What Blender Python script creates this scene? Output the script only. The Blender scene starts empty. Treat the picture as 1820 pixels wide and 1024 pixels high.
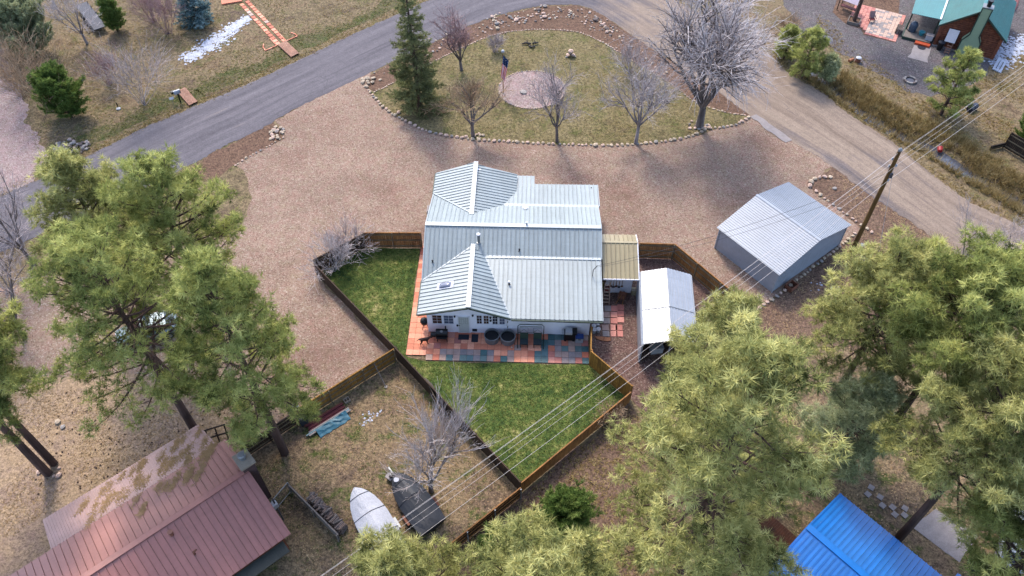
import bpy, bmesh, math, random, mathutils
import numpy as np
from mathutils import Vector, Matrix
R = math.radians
random.seed(7)
sc = bpy.context.scene
COL = sc.collection
# ---------------------------------------------------------------- camera, sky, sun, exposure
CAM_H, TILT, FPX = 47.5, R(49.9), 1415.0
cam_d = bpy.data.cameras.new('Camera'); cam = bpy.data.objects.new('Camera', cam_d); COL.objects.link(cam)
cam_d.sensor_width = 36; cam_d.lens = 36 * FPX / 1820; cam_d.clip_start = 1; cam_d.clip_end = 3000
cam.location = (0, 0, CAM_H); cam.rotation_euler = (math.pi / 2 - TILT, 0, 0)
sc.camera = cam
sc.render.resolution_x, sc.render.resolution_y = 1024, 576
SUN_AZ, SUN_EL = R(-19), R(50)          # azimuth from +Y towards +X
world = bpy.data.worlds.new('World'); sc.world = world; world.use_nodes = True
wn = world.node_tree
sky = wn.nodes.new('ShaderNodeTexSky'); sky.sky_type = 'NISHITA'; sky.sun_disc = False
sky.sun_elevation = SUN_EL; sky.sun_rotation = SUN_AZ; sky.air_density = 1.0; sky.dust_density = 6.0; sky.altitude = 1500
wn.links.new(sky.outputs[0], wn.nodes['Background'].inputs[0])
wn.nodes['Background'].inputs[1].default_value = 0.15
sun_d = bpy.data.lights.new('Sun', 'SUN'); sun_d.energy = 1.05; sun_d.angle = R(9); sun_d.color = (1.0, 0.93, 0.82)
sun = bpy.data.objects.new('Sun', sun_d); COL.objects.link(sun)
to_sun = Vector((math.sin(SUN_AZ) * math.cos(SUN_EL), math.cos(SUN_AZ) * math.cos(SUN_EL), math.sin(SUN_EL)))
sun.rotation_euler = (-to_sun).to_track_quat('-Z', 'Y').to_euler()
sun.location = to_sun * 150
sc.view_settings.view_transform = 'Standard'; sc.view_settings.look = 'None'
sc.view_settings.exposure = 2.2; sc.view_settings.gamma = 1.0; sc.view_settings.use_curve_mapping = False

# ---------------------------------------------------------------- helpers
_fw = Vector((0, math.cos(TILT), -math.sin(TILT))); _up = Vector((0, math.sin(TILT), math.cos(TILT)))
def G(px, py, z=0.0):
    """survey point of the photograph (1820 px wide) at height z -> world position"""
    d = _fw + Vector(((px - 910) / FPX, 0, 0)) - _up * ((py - 512) / FPX)
    s = (z - CAM_H) / d.z
    return Vector((0, 0, CAM_H)) + d * s
def tag(o, label=None, cat=None, group=None, kind=None):
    if label: o['label'] = label
    if cat: o['category'] = cat
    if group: o['group'] = group
    if kind: o['kind'] = kind
    return o
def thing(name, label, cat, loc=(0, 0, 0), rz=0.0, group=None):
    o = bpy.data.objects.new(name, None); COL.objects.link(o)
    o.empty_display_size = 0.2
    o.location = loc; o.rotation_euler = (0, 0, rz)
    return tag(o, label, cat, group)
def link_mesh(name, me, parent=None, mat=None):
    o = bpy.data.objects.new(name, me); COL.objects.link(o)
    if mat and not me.materials: me.materials.append(mat)
    o.parent = parent
    return o
def np_mesh(name, V, Fc, mat=None, smooth=False, attr=None):
    """V (n,3) array, Fc (m,k) int array of k-gons"""
    V = np.asarray(V, np.float32); Fc = np.asarray(Fc, np.int32)
    me = bpy.data.meshes.new(name)
    m, k = Fc.shape
    me.vertices.add(len(V)); me.vertices.foreach_set('co', V.ravel())
    me.loops.add(m * k); me.loops.foreach_set('vertex_index', Fc.ravel())
    me.polygons.add(m); me.polygons.foreach_set('loop_start', np.arange(0, m * k, k, dtype=np.int32))
    me.polygons.foreach_set('loop_total', np.full(m, k, np.int32))
    if smooth: me.polygons.foreach_set('use_smooth', np.ones(m, bool))
    me.update(calc_edges=True)
    if attr is not None:
        a = me.attributes.new('tone', 'FLOAT', 'POINT'); a.data.foreach_set('value', np.asarray(attr, np.float32))
    if mat: me.materials.append(mat)
    return me
class MB:
    def __init__(s): s.v = []; s.f = []
    def add(s, vs, fs):
        b = len(s.v); s.v += [tuple(v) for v in vs]; s.f += [tuple(i + b for i in f) for f in fs]; return s
    def box(s, c, d, rz=0.0, rx=0.0, ry=0.0):
        M = Matrix.Rotation(rz, 3, 'Z') @ Matrix.Rotation(ry, 3, 'Y') @ Matrix.Rotation(rx, 3, 'X')
        c = Vector(c); h = Vector(d) / 2
        vs = [c + M @ Vector((x * h.x, y * h.y, z * h.z)) for z in (-1, 1) for y in (-1, 1) for x in (-1, 1)]
        return s.add(vs, [(0, 2, 3, 1), (4, 5, 7, 6), (0, 1, 5, 4), (2, 6, 7, 3), (0, 4, 6, 2), (1, 3, 7, 5)])
    def beam(s, a, b, w, h):
        """box beam from a to b, w horizontal, h vertical"""
        a = Vector(a); b = Vector(b); d = (b - a)
        if d.length < 1e-6: return s
        t = d.normalized(); side = t.cross(Vector((0, 0, 1)))
        if side.length < 1e-4: side = Vector((1, 0, 0))
        side.normalize(); up = side.cross(t)
        vs = [p + side * (x * w / 2) + up * (z * h / 2) for p in (a, b) for z in (-1, 1) for x in (-1, 1)]
        return s.add(vs, [(0, 1, 3, 2), (4, 6, 7, 5), (0, 4, 5, 1), (2, 3, 7, 6), (0, 2, 6, 4), (1, 5, 7, 3)])
    def prism(s, poly, z0, z1):
        n = len(poly)
        vs = [(p[0], p[1], z0) for p in poly] + [(p[0], p[1], z1) for p in poly]
        return s.add(vs, [tuple(range(n - 1, -1, -1)), tuple(range(n, 2 * n))] + [(i, (i + 1) % n, n + (i + 1) % n, n + i) for i in range(n)])
    def slab(s, pts, off):
        """polygon pts extruded by vector off"""
        n = len(pts); off = Vector(off)
        vs = [Vector(p) for p in pts] + [Vector(p) + off for p in pts]
        return s.add(vs, [tuple(range(n - 1, -1, -1)), tuple(range(n, 2 * n))] + [(i, (i + 1) % n, n + (i + 1) % n, n + i) for i in range(n)])
    def tube(s, pts, rad, n=6, caps=True):
        pts = [Vector(p) for p in pts]
        if not hasattr(rad, '__len__'): rad = [rad] * len(pts)
        rings = []; ref = None
        for i, p in enumerate(pts):
            t = (pts[min(i + 1, len(pts) - 1)] - pts[max(i - 1, 0)])
            t.normalize()
            if ref is None:
                ref = Vector((0, 0, 1)) if abs(t.z) < .9 else Vector((1, 0, 0))
            a = t.cross(ref); a.normalize(); b = a.cross(t); ref = b
            rings.append([p + (a * math.cos(2 * math.pi * k / n) + b * math.sin(2 * math.pi * k / n)) * rad[i] for k in range(n)])
        vs = [v for r in rings for v in r]; fs = []
        for i in range(len(pts) - 1):
            for k in range(n):
                fs.append((i * n + k, i * n + (k + 1) % n, (i + 1) * n + (k + 1) % n, (i + 1) * n + k))
        if caps:
            fs.append(tuple(range(n - 1, -1, -1))); fs.append(tuple((len(pts) - 1) * n + k for k in range(n)))
        return s.add(vs, fs)
    def lathe(s, prof, c=(0, 0, 0), n=16):
        vs = []; fs = []; c = Vector(c)
        for r, z in prof:
            for k in range(n): vs.append(c + Vector((r * math.cos(2 * math.pi * k / n), r * math.sin(2 * math.pi * k / n), z)))
        for i in range(len(prof) - 1):
            for k in range(n):
                fs.append((i * n + k, i * n + (k + 1) % n, (i + 1) * n + (k + 1) % n, (i + 1) * n + k))
        fs.append(tuple(range(n - 1, -1, -1))); fs.append(tuple((len(prof) - 1) * n + k for k in range(n)))
        return s.add(vs, fs)
    def mesh(s, name, mat=None, smooth=False, recalc=False):
        me = bpy.data.meshes.new(name); me.from_pydata(s.v, [], s.f); me.update()
        if recalc:
            bm = bmesh.new(); bm.from_mesh(me); bmesh.ops.recalc_face_normals(bm, faces=bm.faces); bm.to_mesh(me); bm.free()
        if smooth:
            me.polygons.foreach_set('use_smooth', np.ones(len(me.polygons), bool))
        if mat: me.materials.append(mat)
        return me
    def build(s, name, mat, parent=None, smooth=False, kind=None):
        o = link_mesh(name, s.mesh(name, mat, smooth), parent)
        if kind: o['kind'] = kind
        return o
def lin(c):
    c = [x / 255 for x in c]
    return tuple((x / 12.92 if x <= .04045 else ((x + .055) / 1.055) ** 2.4) for x in c)
K = 0.36                                  # photographed sRGB tone -> base colour (the photo is exposed about that much brighter)
def A(r, g, b, k=K):
    l = lin((r, g, b)); return (l[0] * k, l[1] * k, l[2] * k, 1)
class NT:
    def __init__(s, name):
        s.m = bpy.data.materials.new(name); s.m.use_nodes = True; s.t = s.m.node_tree
        s.b = s.t.nodes['Principled BSDF']; s.out = s.t.nodes['Material Output']
        s.pos = s.t.nodes.new('ShaderNodeNewGeometry').outputs['Position']
    def n(s, t, **kw):
        nd = s.t.nodes.new(t)
        for k, v in kw.items(): setattr(nd, k, v)
        return nd
    def l(s, a, b): s.t.links.new(a, b)
    def noise(s, scale, detail=3.0, rough=.55, vec=None, dist=0.0):
        nd = s.n('ShaderNodeTexNoise'); nd.inputs['Scale'].default_value = scale
        nd.inputs['Detail'].default_value = detail; nd.inputs['Roughness'].default_value = rough; nd.inputs['Distortion'].default_value = dist
        s.l(vec if vec is not None else s.pos, nd.inputs['Vector']); return nd.outputs[0]
    def voro(s, scale, out='Distance', feature='F1', vec=None):
        nd = s.n('ShaderNodeTexVoronoi', feature=feature); nd.inputs['Scale'].default_value = scale
        s.l(vec if vec is not None else s.pos, nd.inputs['Vector']); return nd.outputs[out]
    def ramp(s, f, stops):
        nd = s.n('ShaderNodeValToRGB'); cr = nd.color_ramp
        while len(cr.elements) > 1: cr.elements.remove(cr.elements[-1])
        cr.elements[0].position, cr.elements[0].color = stops[0][0], stops[0][1]
        for p, c in stops[1:]:
            e = cr.elements.new(p); e.color = c
        s.l(f, nd.inputs[0]); return nd.outputs[0]
    def step(s, f, lo, hi):
        nd = s.n('ShaderNodeMapRange'); nd.inputs[1].default_value = lo; nd.inputs[2].default_value = hi
        s.l(f, nd.inputs[0]); return nd.outputs[0]
    def mix(s, f, a, b, mode='MIX'):
        nd = s.n('ShaderNodeMix', data_type='RGBA', blend_type=mode)
        for sock, v in ((nd.inputs[0], f), (nd.inputs[6], a), (nd.inputs[7], b)):
            if hasattr(v, 'is_linked') or hasattr(v, 'links'): s.l(v, sock)
            else: sock.default_value = v
        return nd.outputs[2]
    def math(s, op, a, b):
        nd = s.n('ShaderNodeMath', operation=op)
        for sock, v in ((nd.inputs[0], a), (nd.inputs[1], b)):
            if hasattr(v, 'links'): s.l(v, sock)
            else: sock.default_value = v
        return nd.outputs[0]
    def bump(s, h, strength=.5, dist=.05):
        nd = s.n('ShaderNodeBump'); nd.inputs['Strength'].default_value = strength; nd.inputs['Distance'].default_value = dist
        s.l(h, nd.inputs['Height']); s.l(nd.outputs[0], s.b.inputs['Normal'])
    def done(s, col, rough=.9, metal=0.0, spec=.3):
        if hasattr(col, 'links'): s.l(col, s.b.inputs['Base Color'])
        else: s.b.inputs['Base Color'].default_value = col
        s.b.inputs['Roughness'].default_value = rough; s.b.inputs['Metallic'].default_value = metal
        s.b.inputs['Specular IOR Level'].default_value = spec
        return s.m
def g4(v): return (v, v, v, 1)
def plain(name, col, rough=.7, var=.25, scale=3.0, metal=0.0, spec=.35, bump=0.0):
    t = NT(name)
    f = t.noise(scale, 4, .6); f2 = t.noise(scale * 9, 2, .5)
    a = tuple(c * (1 - var) for c in col[:3]) + (1,); b = tuple(min(1, c * (1 + var)) for c in col[:3]) + (1,)
    c = t.mix(t.step(f, .3, .7), a, b)
    c = t.mix(.35, c, t.ramp(f2, [(.3, g4(.55)), (.7, g4(1.3))]), 'MULTIPLY')
    if bump: t.bump(f2, bump, .02)
    return t.done(c, rough, metal, spec)
# ---------------------------------------------------------------- ground materials
def ground_mat(name, stops, big=.25, med=1.6, fine=9.0, grain=26.0, bump=.6, contrast=(.45, 1.5), green=None, greenth=(.56, .68), speck=None):
    """stops: colours blended over medium noise; grain multiplies fine light and dark; green patches; speck = (colour, threshold)"""
    t = NT(name)
    fb = t.noise(big, 4, .6); fm = t.noise(med, 5, .65); ff = t.noise(fine * .5, 4, .75); fg = t.noise(grain * .42, 3, .7)
    f = t.math('ADD', t.math('MULTIPLY', fb, .55), t.math('MULTIPLY', fm, .45))
    n = len(stops)
    c = t.ramp(t.step(f, .36, .64), [(i / (n - 1), s) for i, s in enumerate(stops)])
    if green:
        gm = t.math('ADD', t.math('MULTIPLY', t.noise(big * 1.7 + .13, 3, .6), .6), t.math('MULTIPLY', t.noise(3.1, 4, .7), .4))
        c = t.mix(t.step(gm, *greenth), c, green)
    h = t.math('ADD', t.math('MULTIPLY', ff, .55), t.math('MULTIPLY', fg, .45))
    c = t.mix(1.0, c, t.ramp(t.step(h, .37, .63), [(0, g4(contrast[0])), (.5, g4(1.0)), (1, g4(contrast[1]))]), 'MULTIPLY')
    if speck:
        v = t.voro(speck[2], 'Distance')
        c = t.mix(t.step(v, speck[1], speck[1] - .06), c, speck[0])
    t.bump(h, bump, .08)
    return t.done(c, .95, 0, .15)
M = {}
M['dry_grass'] = ground_mat('dry_grass', [A(116, 96, 74), A(150, 126, 98), A(156, 136, 104), A(132, 114, 86), A(122, 102, 86)], .22, 1.2, 7, 20,
                            green=A(118, 116, 66), greenth=(.52, .66), contrast=(.26, 1.85))
M['litter'] = ground_mat('litter', [A(130, 110, 86), A(164, 140, 108), A(146, 122, 98), A(122, 102, 86)], .3, 1.4, 7, 19,
                         green=A(100, 108, 56), greenth=(.51, .62), contrast=(.26, 1.85))
M['needles'] = ground_mat('needles', [A(160, 134, 112, .46), A(182, 154, 122, .46), A(170, 144, 120, .46), A(154, 128, 112, .46)], .28, 1.5, 8, 22,
                          contrast=(.4, 1.6))
M['leafdirt'] = ground_mat('leafdirt', [A(112, 88, 74), A(146, 118, 98), A(128, 100, 84), A(150, 126, 100)], .3, 1.5, 8, 21,
                           green=A(104, 100, 62), greenth=(.6, .7), contrast=(.26, 1.9))
M['reddirt'] = ground_mat('reddirt', [A(112, 84, 68), A(140, 110, 90), A(126, 96, 80)], .4, 1.8, 8, 22, contrast=(.3, 1.75))
M['island'] = ground_mat('island', [A(126, 112, 76), A(154, 138, 100), A(142, 126, 86), A(122, 106, 80)], .25, 1.1, 7, 20,
                         green=A(112, 112, 62), greenth=(.49, .64), contrast=(.26, 1.85))
M['swale'] = ground_mat('green_swale', [A(104, 96, 68), A(132, 118, 86), A(114, 106, 74)], .4, 1.6, 8, 21, green=A(94, 102, 54), greenth=(.45, .6), contrast=(.26, 1.8))
def lawn_mat():
    t = NT('lawn_grass')
    fb = t.noise(.35, 4, .65); fm = t.noise(1.7, 4, .75); ff = t.noise(4, 3, .75); fg = t.noise(10, 3, .7)
    f = t.math('ADD', t.math('MULTIPLY', fb, .5), t.math('MULTIPLY', fm, .5))
    c = t.ramp(t.step(f, .36, .66), [(0, A(54, 80, 38)), (.3, A(82, 104, 48)), (.55, A(112, 126, 62)), (.8, A(154, 152, 88)), (1, A(190, 178, 120))])
    h = t.math('ADD', t.math('MULTIPLY', ff, .55), t.math('MULTIPLY', fg, .45))
    c = t.mix(1.0, c, t.ramp(t.step(h, .36, .64), [(0, g4(.32)), (.5, g4(1)), (1, g4(1.75))]), 'MULTIPLY')
    t.bump(h, .7, .08)
    return t.done(c, .95, 0, .15)
M['lawn'] = lawn_mat()
def gravel_mat(name, base, dark, light, scale=17.0, patch=None):
    t = NT(name)
    vc = t.voro(scale, 'Color'); vd = t.voro(scale, 'Distance'); sep = t.n('ShaderNodeSeparateColor'); t.l(vc, sep.inputs[0])
    fb = t.noise(.16, 4, .6); fm = t.noise(.9, 4, .65); fg = t.noise(13, 4, .7)
    c = t.ramp(sep.outputs[0], [(0, dark), (.3, base), (.75, base), (1, light)])
    big = t.math('ADD', t.math('MULTIPLY', fb, .6), t.math('MULTIPLY', fm, .4))
    c = t.mix(1.0, c, t.ramp(t.step(big, .35, .65), [(0, g4(.84)), (1, g4(1.14))]), 'MULTIPLY')
    if patch:
        c = t.mix(t.step(t.noise(.11, 3, .55), .52, .68), c, patch, 'MULTIPLY')
    c = t.mix(1.0, c, t.ramp(t.step(fg, .32, .68), [(0, g4(.72)), (.5, g4(1.0)), (1, g4(1.27))]), 'MULTIPLY')
    hue = t.noise(1.3, 4, .7)
    c = t.mix(.8, c, t.ramp(t.step(hue, .35, .65), [(0, (1.06, .95, .97, 1)), (.5, (1, 1, 1, 1)), (1, (.95, 1.0, .9, 1))]), 'MULTIPLY')
    t.bump(vd, .5, .04)
    return t.done(c, .95, 0, .15)
M['gravel'] = gravel_mat('pink_gravel', A(186, 156, 136), A(148, 118, 100), A(216, 196, 176), 12, patch=(.82, .75, .74, 1))
M['gravel_red'] = gravel_mat('brown_gravel', A(138, 108, 98), A(92, 70, 64), A(182, 156, 142), 12)
M['gravel_grey'] = gravel_mat('grey_gravel', A(126, 118, 118), A(92, 84, 86), A(168, 160, 158), 12, patch=(.95, .86, .82, 1))
M['gravel_pale'] = gravel_mat('pale_gravel', A(196, 170, 164), A(150, 122, 116), A(226, 208, 200), 12)
def road_mat():
    t = NT('worn_asphalt')
    # tracks run along the road: use the lane attribute written on the mesh (0..1 across, metres along)
    at = t.n('ShaderNodeAttribute', attribute_name='lane'); sep = t.n('ShaderNodeSeparateXYZ'); t.l(at.outputs['Vector'], sep.inputs[0])
    comb = t.n('ShaderNodeCombineXYZ'); t.l(t.math('MULTIPLY', sep.outputs[0], 7.0), comb.inputs[0]); t.l(t.math('MULTIPLY', sep.outputs[1], .05), comb.inputs[1])
    st = t.noise(1.0, 4, .65, comb.outputs[0])
    comb2 = t.n('ShaderNodeCombineXYZ'); t.l(t.math('MULTIPLY', sep.outputs[0], 34.0), comb2.inputs[0]); t.l(t.math('MULTIPLY', sep.outputs[1], .18), comb2.inputs[1])
    st2 = t.noise(1.0, 3, .7, comb2.outputs[0])
    fb = t.noise(.12, 3, .6); fg = t.noise(10, 4, .7); fm = t.noise(2.0, 4, .65)
    asphalt = t.ramp(t.step(st, .3, .7), [(0, A(112, 106, 112)), (.5, A(134, 127, 132)), (1, A(150, 142, 146))])
    dirt = t.ramp(t.step(st, .3, .7), [(0, A(150, 130, 114)), (.5, A(178, 156, 138)), (1, A(194, 172, 152))])
    dm = t.math('ADD', sep.outputs[2], t.math('MULTIPLY', t.math('SUBTRACT', t.math('ADD', fb, st), 1.0), 1.6))
    c = t.mix(t.step(dm, .3, .75), asphalt, dirt)
    c = t.mix(1.0, c, t.ramp(t.step(st2, .3, .7), [(0, g4(.86)), (1, g4(1.12))]), 'MULTIPLY')
    c = t.mix(1.0, c, t.ramp(t.step(fg, .3, .7), [(0, g4(.72)), (1, g4(1.25))]), 'MULTIPLY')
    c = t.mix(.6, c, t.ramp(t.step(fm, .3, .7), [(0, g4(.8)), (1, g4(1.15))]), 'MULTIPLY')
    warp = t.n('ShaderNodeVectorMath', operation='ADD'); wn2 = t.n('ShaderNodeTexNoise'); wn2.inputs['Scale'].default_value = .9; t.l(t.pos, wn2.inputs['Vector'])
    t.l(t.pos, warp.inputs[0]); t.l(wn2.outputs[1], warp.inputs[1])
    cr = t.voro(.16, 'Distance', 'DISTANCE_TO_EDGE', vec=warp.outputs[0])
    crm = t.math('MULTIPLY', t.step(cr, .006, .001), t.step(t.noise(.1, 2, .5), .55, .62))
    c = t.mix(t.math('MULTIPLY', crm, .5), c, A(92, 86, 90))
    t.bump(fg, .4, .02)
    return t.done(c, .9, 0, .2)
M['road'] = road_mat()
# ---------------------------------------------------------------- object materials
def metal_roof(name, col, rough=.38, var=.06, spec=.5, metal=.0):
    t = NT(name)
    f = t.noise(.5, 4, .6); f2 = t.noise(5, 4, .65)
    oi = t.n('ShaderNodeObjectInfo')
    c = t.mix(t.step(f, .3, .7), tuple(x * (1 - var) for x in col[:3]) + (1,), tuple(x * (1 + var) for x in col[:3]) + (1,))
    c = t.mix(1.0, c, t.ramp(oi.outputs['Random'], [(0, g4(.93)), (1, g4(1.05))]), 'MULTIPLY')
    c = t.mix(.5, c, t.ramp(t.step(f2, .3, .7), [(0, g4(.86)), (1, g4(1.08))]), 'MULTIPLY')
    tc = t.n('ShaderNodeTexCoord'); mp = t.n('ShaderNodeMapping'); mp.inputs['Scale'].default_value = (5, .45, 1.5); t.l(tc.outputs['Object'], mp.inputs[0])
    st = t.noise(1.0, 4, .7, mp.outputs[0]); mp2 = t.n('ShaderNodeMapping'); mp2.inputs['Scale'].default_value = (.45, 5, 1.5); t.l(tc.outputs['Object'], mp2.inputs[0])
    st2 = t.noise(1.0, 4, .7, mp2.outputs[0])
    c = t.mix(.55, c, t.ramp(t.step(st, .35, .7), [(0, (.84, .83, .8, 1)), (.5, g4(1.0)), (1, g4(1.05))]), 'MULTIPLY')
    c = t.mix(.4, c, t.ramp(t.step(st2, .35, .7), [(0, (.86, .85, .82, 1)), (.5, g4(1.0)), (1, g4(1.04))]), 'MULTIPLY')
    return t.done(c, rough, metal, spec)
M['roof'] = metal_roof('pale_green_metal_roof', A(184, 196, 197, .38))
M['roof_trim'] = metal_roof('roof_trim', A(206, 216, 220, .4))
M['tan_roof'] = metal_roof('tan_metal_roof', A(196, 178, 132))
M['white_metal'] = metal_roof('white_sheet_metal', A(200, 206, 216, .38))
M['red_roof'] = metal_roof('red_brown_metal_roof', A(188, 122, 108, .5), .5, .05)
M['red_roof_old'] = metal_roof('faded_red_metal_roof', A(214, 168, 154, .45), .5, .18)
M['blue_roof'] = metal_roof('blue_metal_roof', A(24, 128, 220, .52), .35, .15)
M['teal_roof'] = metal_roof('teal_metal_roof', A(70, 160, 158), .45, .1)
M['white'] = plain('white_paint', A(226, 224, 230, .75), .6, .06)
def siding_mat(name, col, step=.16):
    t = NT(name)
    sp = t.n('ShaderNodeSeparateXYZ'); t.l(t.pos, sp.inputs[0])
    fr = t.math('FRACT', t.math('MULTIPLY', sp.outputs[2], 1 / step), 0)
    f2 = t.noise(4, 4, .6)
    c = t.mix(t.step(f2, .3, .7), tuple(x * .94 for x in col[:3]) + (1,), col)
    t.bump(fr, .5, .03)
    return t.done(c, .65, 0, .3)
M['siding'] = siding_mat('white_lap_siding', A(226, 224, 232, .88))
def wood_mat(name, dark, light, vert=True, rough=.8, scale=1.0):
    t = NT(name)
    mp = t.n('ShaderNodeMapping'); mp.inputs['Scale'].default_value = (9 * scale, 9 * scale, .7 * scale) if vert else (3, 3, 3)
    t.l(t.pos, mp.inputs[0])
    f = t.noise(1.0, 4, .65, mp.outputs[0]); f2 = t.noise(.8, 3, .6); f3 = t.noise(22, 2, .6)
    c = t.mix(t.step(f, .3, .7), dark, light)
    c = t.mix(1.0, c, t.ramp(t.step(f2, .3, .7), [(0, g4(.65)), (1, g4(1.2))]), 'MULTIPLY')
    c = t.mix(.4, c, t.ramp(f3, [(.3, g4(.6)), (.7, g4(1.25))]), 'MULTIPLY')
    return t.done(c, rough, 0, .25)
M['fence_gold'] = wood_mat('golden_stained_fence', A(120, 82, 34, .5), A(196, 142, 60, .5))
M['fence_dark'] = wood_mat('dark_weathered_fence', A(62, 44, 32), A(104, 76, 52))
M['fence_mid'] = wood_mat('brown_fence', A(116, 76, 42, .65), A(176, 122, 66, .65))
M['fence_old'] = wood_mat('old_black_fence', A(50, 38, 32), A(84, 64, 50))
M['rail'] = wood_mat('fence_rail', A(140, 118, 90), A(176, 156, 124), False)
M['steel'] = plain('galvanised_steel', A(176, 178, 180), .45, .12, 4, .4)
M['pole_wood'] = wood_mat('utility_pole_wood', A(104, 72, 34), A(164, 122, 62), True, .8, .6)
M['bark_pale'] = wood_mat('pale_grey_bark', A(124, 110, 106, .55), A(186, 172, 168, .6), True, .95, .6)
M['bark'] = wood_mat('pine_bark', A(78, 60, 54, .5), A(124, 96, 84, .5), True, .95, .5)
M['bark_grey'] = wood_mat('grey_bark', A(104, 92, 88, .5), A(160, 146, 140, .5), True, .95, .6)
M['plank'] = wood_mat('reddish_plank', A(186, 130, 104), A(224, 172, 144), False)
M['deck'] = wood_mat('stained_deck', A(88, 50, 32), A(136, 80, 50), False)
M['log'] = wood_mat('stained_log', A(96, 52, 38, .6), A(150, 88, 60, .6), False)
M['green_siding'] = siding_mat('green_lap_siding', A(150, 168, 136, .6), .2)
M['green_trim'] = plain('dark_green_trim', A(60, 84, 70), .6, .1)
M['black'] = plain('black_metal', A(30, 30, 34), .45, .2, 4, .2)
M['rubber'] = plain('black_rubber', A(34, 34, 38), .8, .2)
M['dark_mat'] = plain('navy_mat', A(46, 50, 62), .95, .15)
M['glass'] = NT('window_glass').done(A(66, 68, 78), .08, 0, .6)
M['curtain'] = plain('bright_pane', A(120, 130, 156), .2, .35, 5)
M['warm_pane'] = plain('warm_pane', A(110, 76, 62), .2, .35, 5)
M['door'] = plain('pale_screen_door', A(196, 198, 192, .65), .6, .08, 8)
M['concrete'] = plain('pale_concrete', A(188, 176, 172), .9, .14, 2, bump=.3)
M['stone'] = plain('tan_field_stone', A(190, 170, 146, .6), .9, .25, 1.3, bump=.4)
M['stone_grey'] = plain('grey_field_stone', A(150, 142, 136, .6), .9, .25, 1.3, bump=.4)
M['stone_dark'] = plain('dark_field_stone', A(112, 98, 92, .6), .9, .25, 1.3, bump=.4)
M['stone_pink'] = plain('pinkish_stone', A(202, 172, 154, .6), .9, .2, 1.3, bump=.4)
M['pav_o'] = [plain('terracotta_paver_%d' % i, A(*c, .72), .85, .14, 2.5, bump=.15) for i, c in enumerate([(212, 138, 108), (196, 120, 92), (222, 152, 122), (184, 108, 84)])]
M['pav_g'] = [plain('grey_paver_%d' % i, A(*c, .72), .85, .16, 2.5, bump=.15) for i, c in enumerate([(150, 128, 120), (136, 122, 120), (164, 136, 122), (122, 116, 118)])]
M['pav_t'] = [plain('teal_paver_%d' % i, A(*c, .72), .85, .18, 2.5, bump=.15) for i, c in enumerate([(64, 94, 96), (78, 104, 108), (88, 110, 110)])]
M['pav_r'] = [plain('red_paver_%d' % i, A(*c, .72), .85, .14, 2.5, bump=.15) for i, c in enumerate([(180, 116, 104), (166, 104, 94), (190, 130, 116)])]
M['snow'] = plain('old_snow', A(214, 218, 232, .42), .7, .22, 2.2, bump=.4)
M['water'] = NT('ditch_water').done(A(96, 98, 108), .06, 0, .6)
M['red'] = plain('red_plastic', A(206, 44, 40), .4, .08)
M['orange'] = plain('orange_paint', A(226, 92, 44), .5, .1)
M['maroon'] = plain('maroon_fabric', A(120, 44, 50), .8, .15)
M['tarp_blue'] = plain('teal_tarp', A(62, 128, 150), .5, .3, 5)
M['turq'] = plain('turquoise_plastic', A(70, 176, 190), .4, .1)
M['cream'] = plain('cream_plastic', A(206, 190, 150), .6, .1)
M['white_pl'] = plain('white_plastic', A(226, 226, 230), .45, .05)
M['blue_pl'] = plain('blue_plastic', A(44, 84, 160), .45, .1)
M['green_pl'] = plain('green_plastic', A(46, 150, 120), .5, .15)
M['yellow_pl'] = plain('yellow_green_plastic', A(180, 184, 70), .5, .1)
M['rust'] = plain('rusty_wood', A(160, 100, 74), .85, .25, 5)
M['rust_orange'] = plain('orange_weathered_wood', A(212, 140, 96), .8, .2, 6)
M['grey_wood'] = plain('grey_weathered_wood', A(156, 142, 132), .9, .2, 4, bump=.3)
M['plywood'] = plain('weathered_plywood', A(140, 124, 108), .9, .15, 3)
M['firewood'] = plain('split_firewood', A(150, 126, 112), .9, .35, 6, bump=.4)
M['log_end'] = plain('dark_driftwood', A(96, 88, 80), .9, .3, 5, bump=.4)
M['boat_grey'] = plain('pale_grey_boat_cover', A(206, 206, 214, .42), .6, .08, 1.6, bump=.5)
M['boat_black'] = plain('black_boat_cover', A(48, 50, 58), .6, .15, 1.2)
M['strap'] = plain('grey_strap', A(96, 92, 96), .8, .1)
M['car'] = NT('pale_blue_car_paint').done(A(168, 190, 202), .25, .3, .5)
M['wire'] = plain('bright_wire', A(206, 196, 190, .6), .5, .05)
def cloth(name, col):
    m = bpy.data.materials.new(name); m.use_nodes = True; t = m.node_tree; b = t.nodes['Principled BSDF']; b.inputs['Base Color'].default_value = col; b.inputs['Roughness'].default_value = .8
    tr = t.nodes.new('ShaderNodeBsdfTranslucent'); tr.inputs[0].default_value = col; mx = t.nodes.new('ShaderNodeMixShader'); mx.inputs[0].default_value = .5
    t.links.new(b.outputs[0], mx.inputs[1]); t.links.new(tr.outputs[0], mx.inputs[2]); t.links.new(mx.outputs[0], t.nodes['Material Output'].inputs[0]); return m
M['flag_red'] = cloth('flag_red', A(206, 40, 70, .8)); M['flag_white'] = cloth('flag_white', A(244, 240, 244, .85)); M['flag_blue'] = cloth('flag_blue', A(50, 84, 130, .8))
M['dog'] = plain('brown_dog_coat', A(84, 52, 40), .85, .15, 8)
M['chimney_box'] = plain('stucco_chimney', A(170, 142, 136), .9, .12, 4)
M['chimney_cap'] = plain('concrete_cap', A(196, 178, 156), .9, .1, 4)
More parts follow.
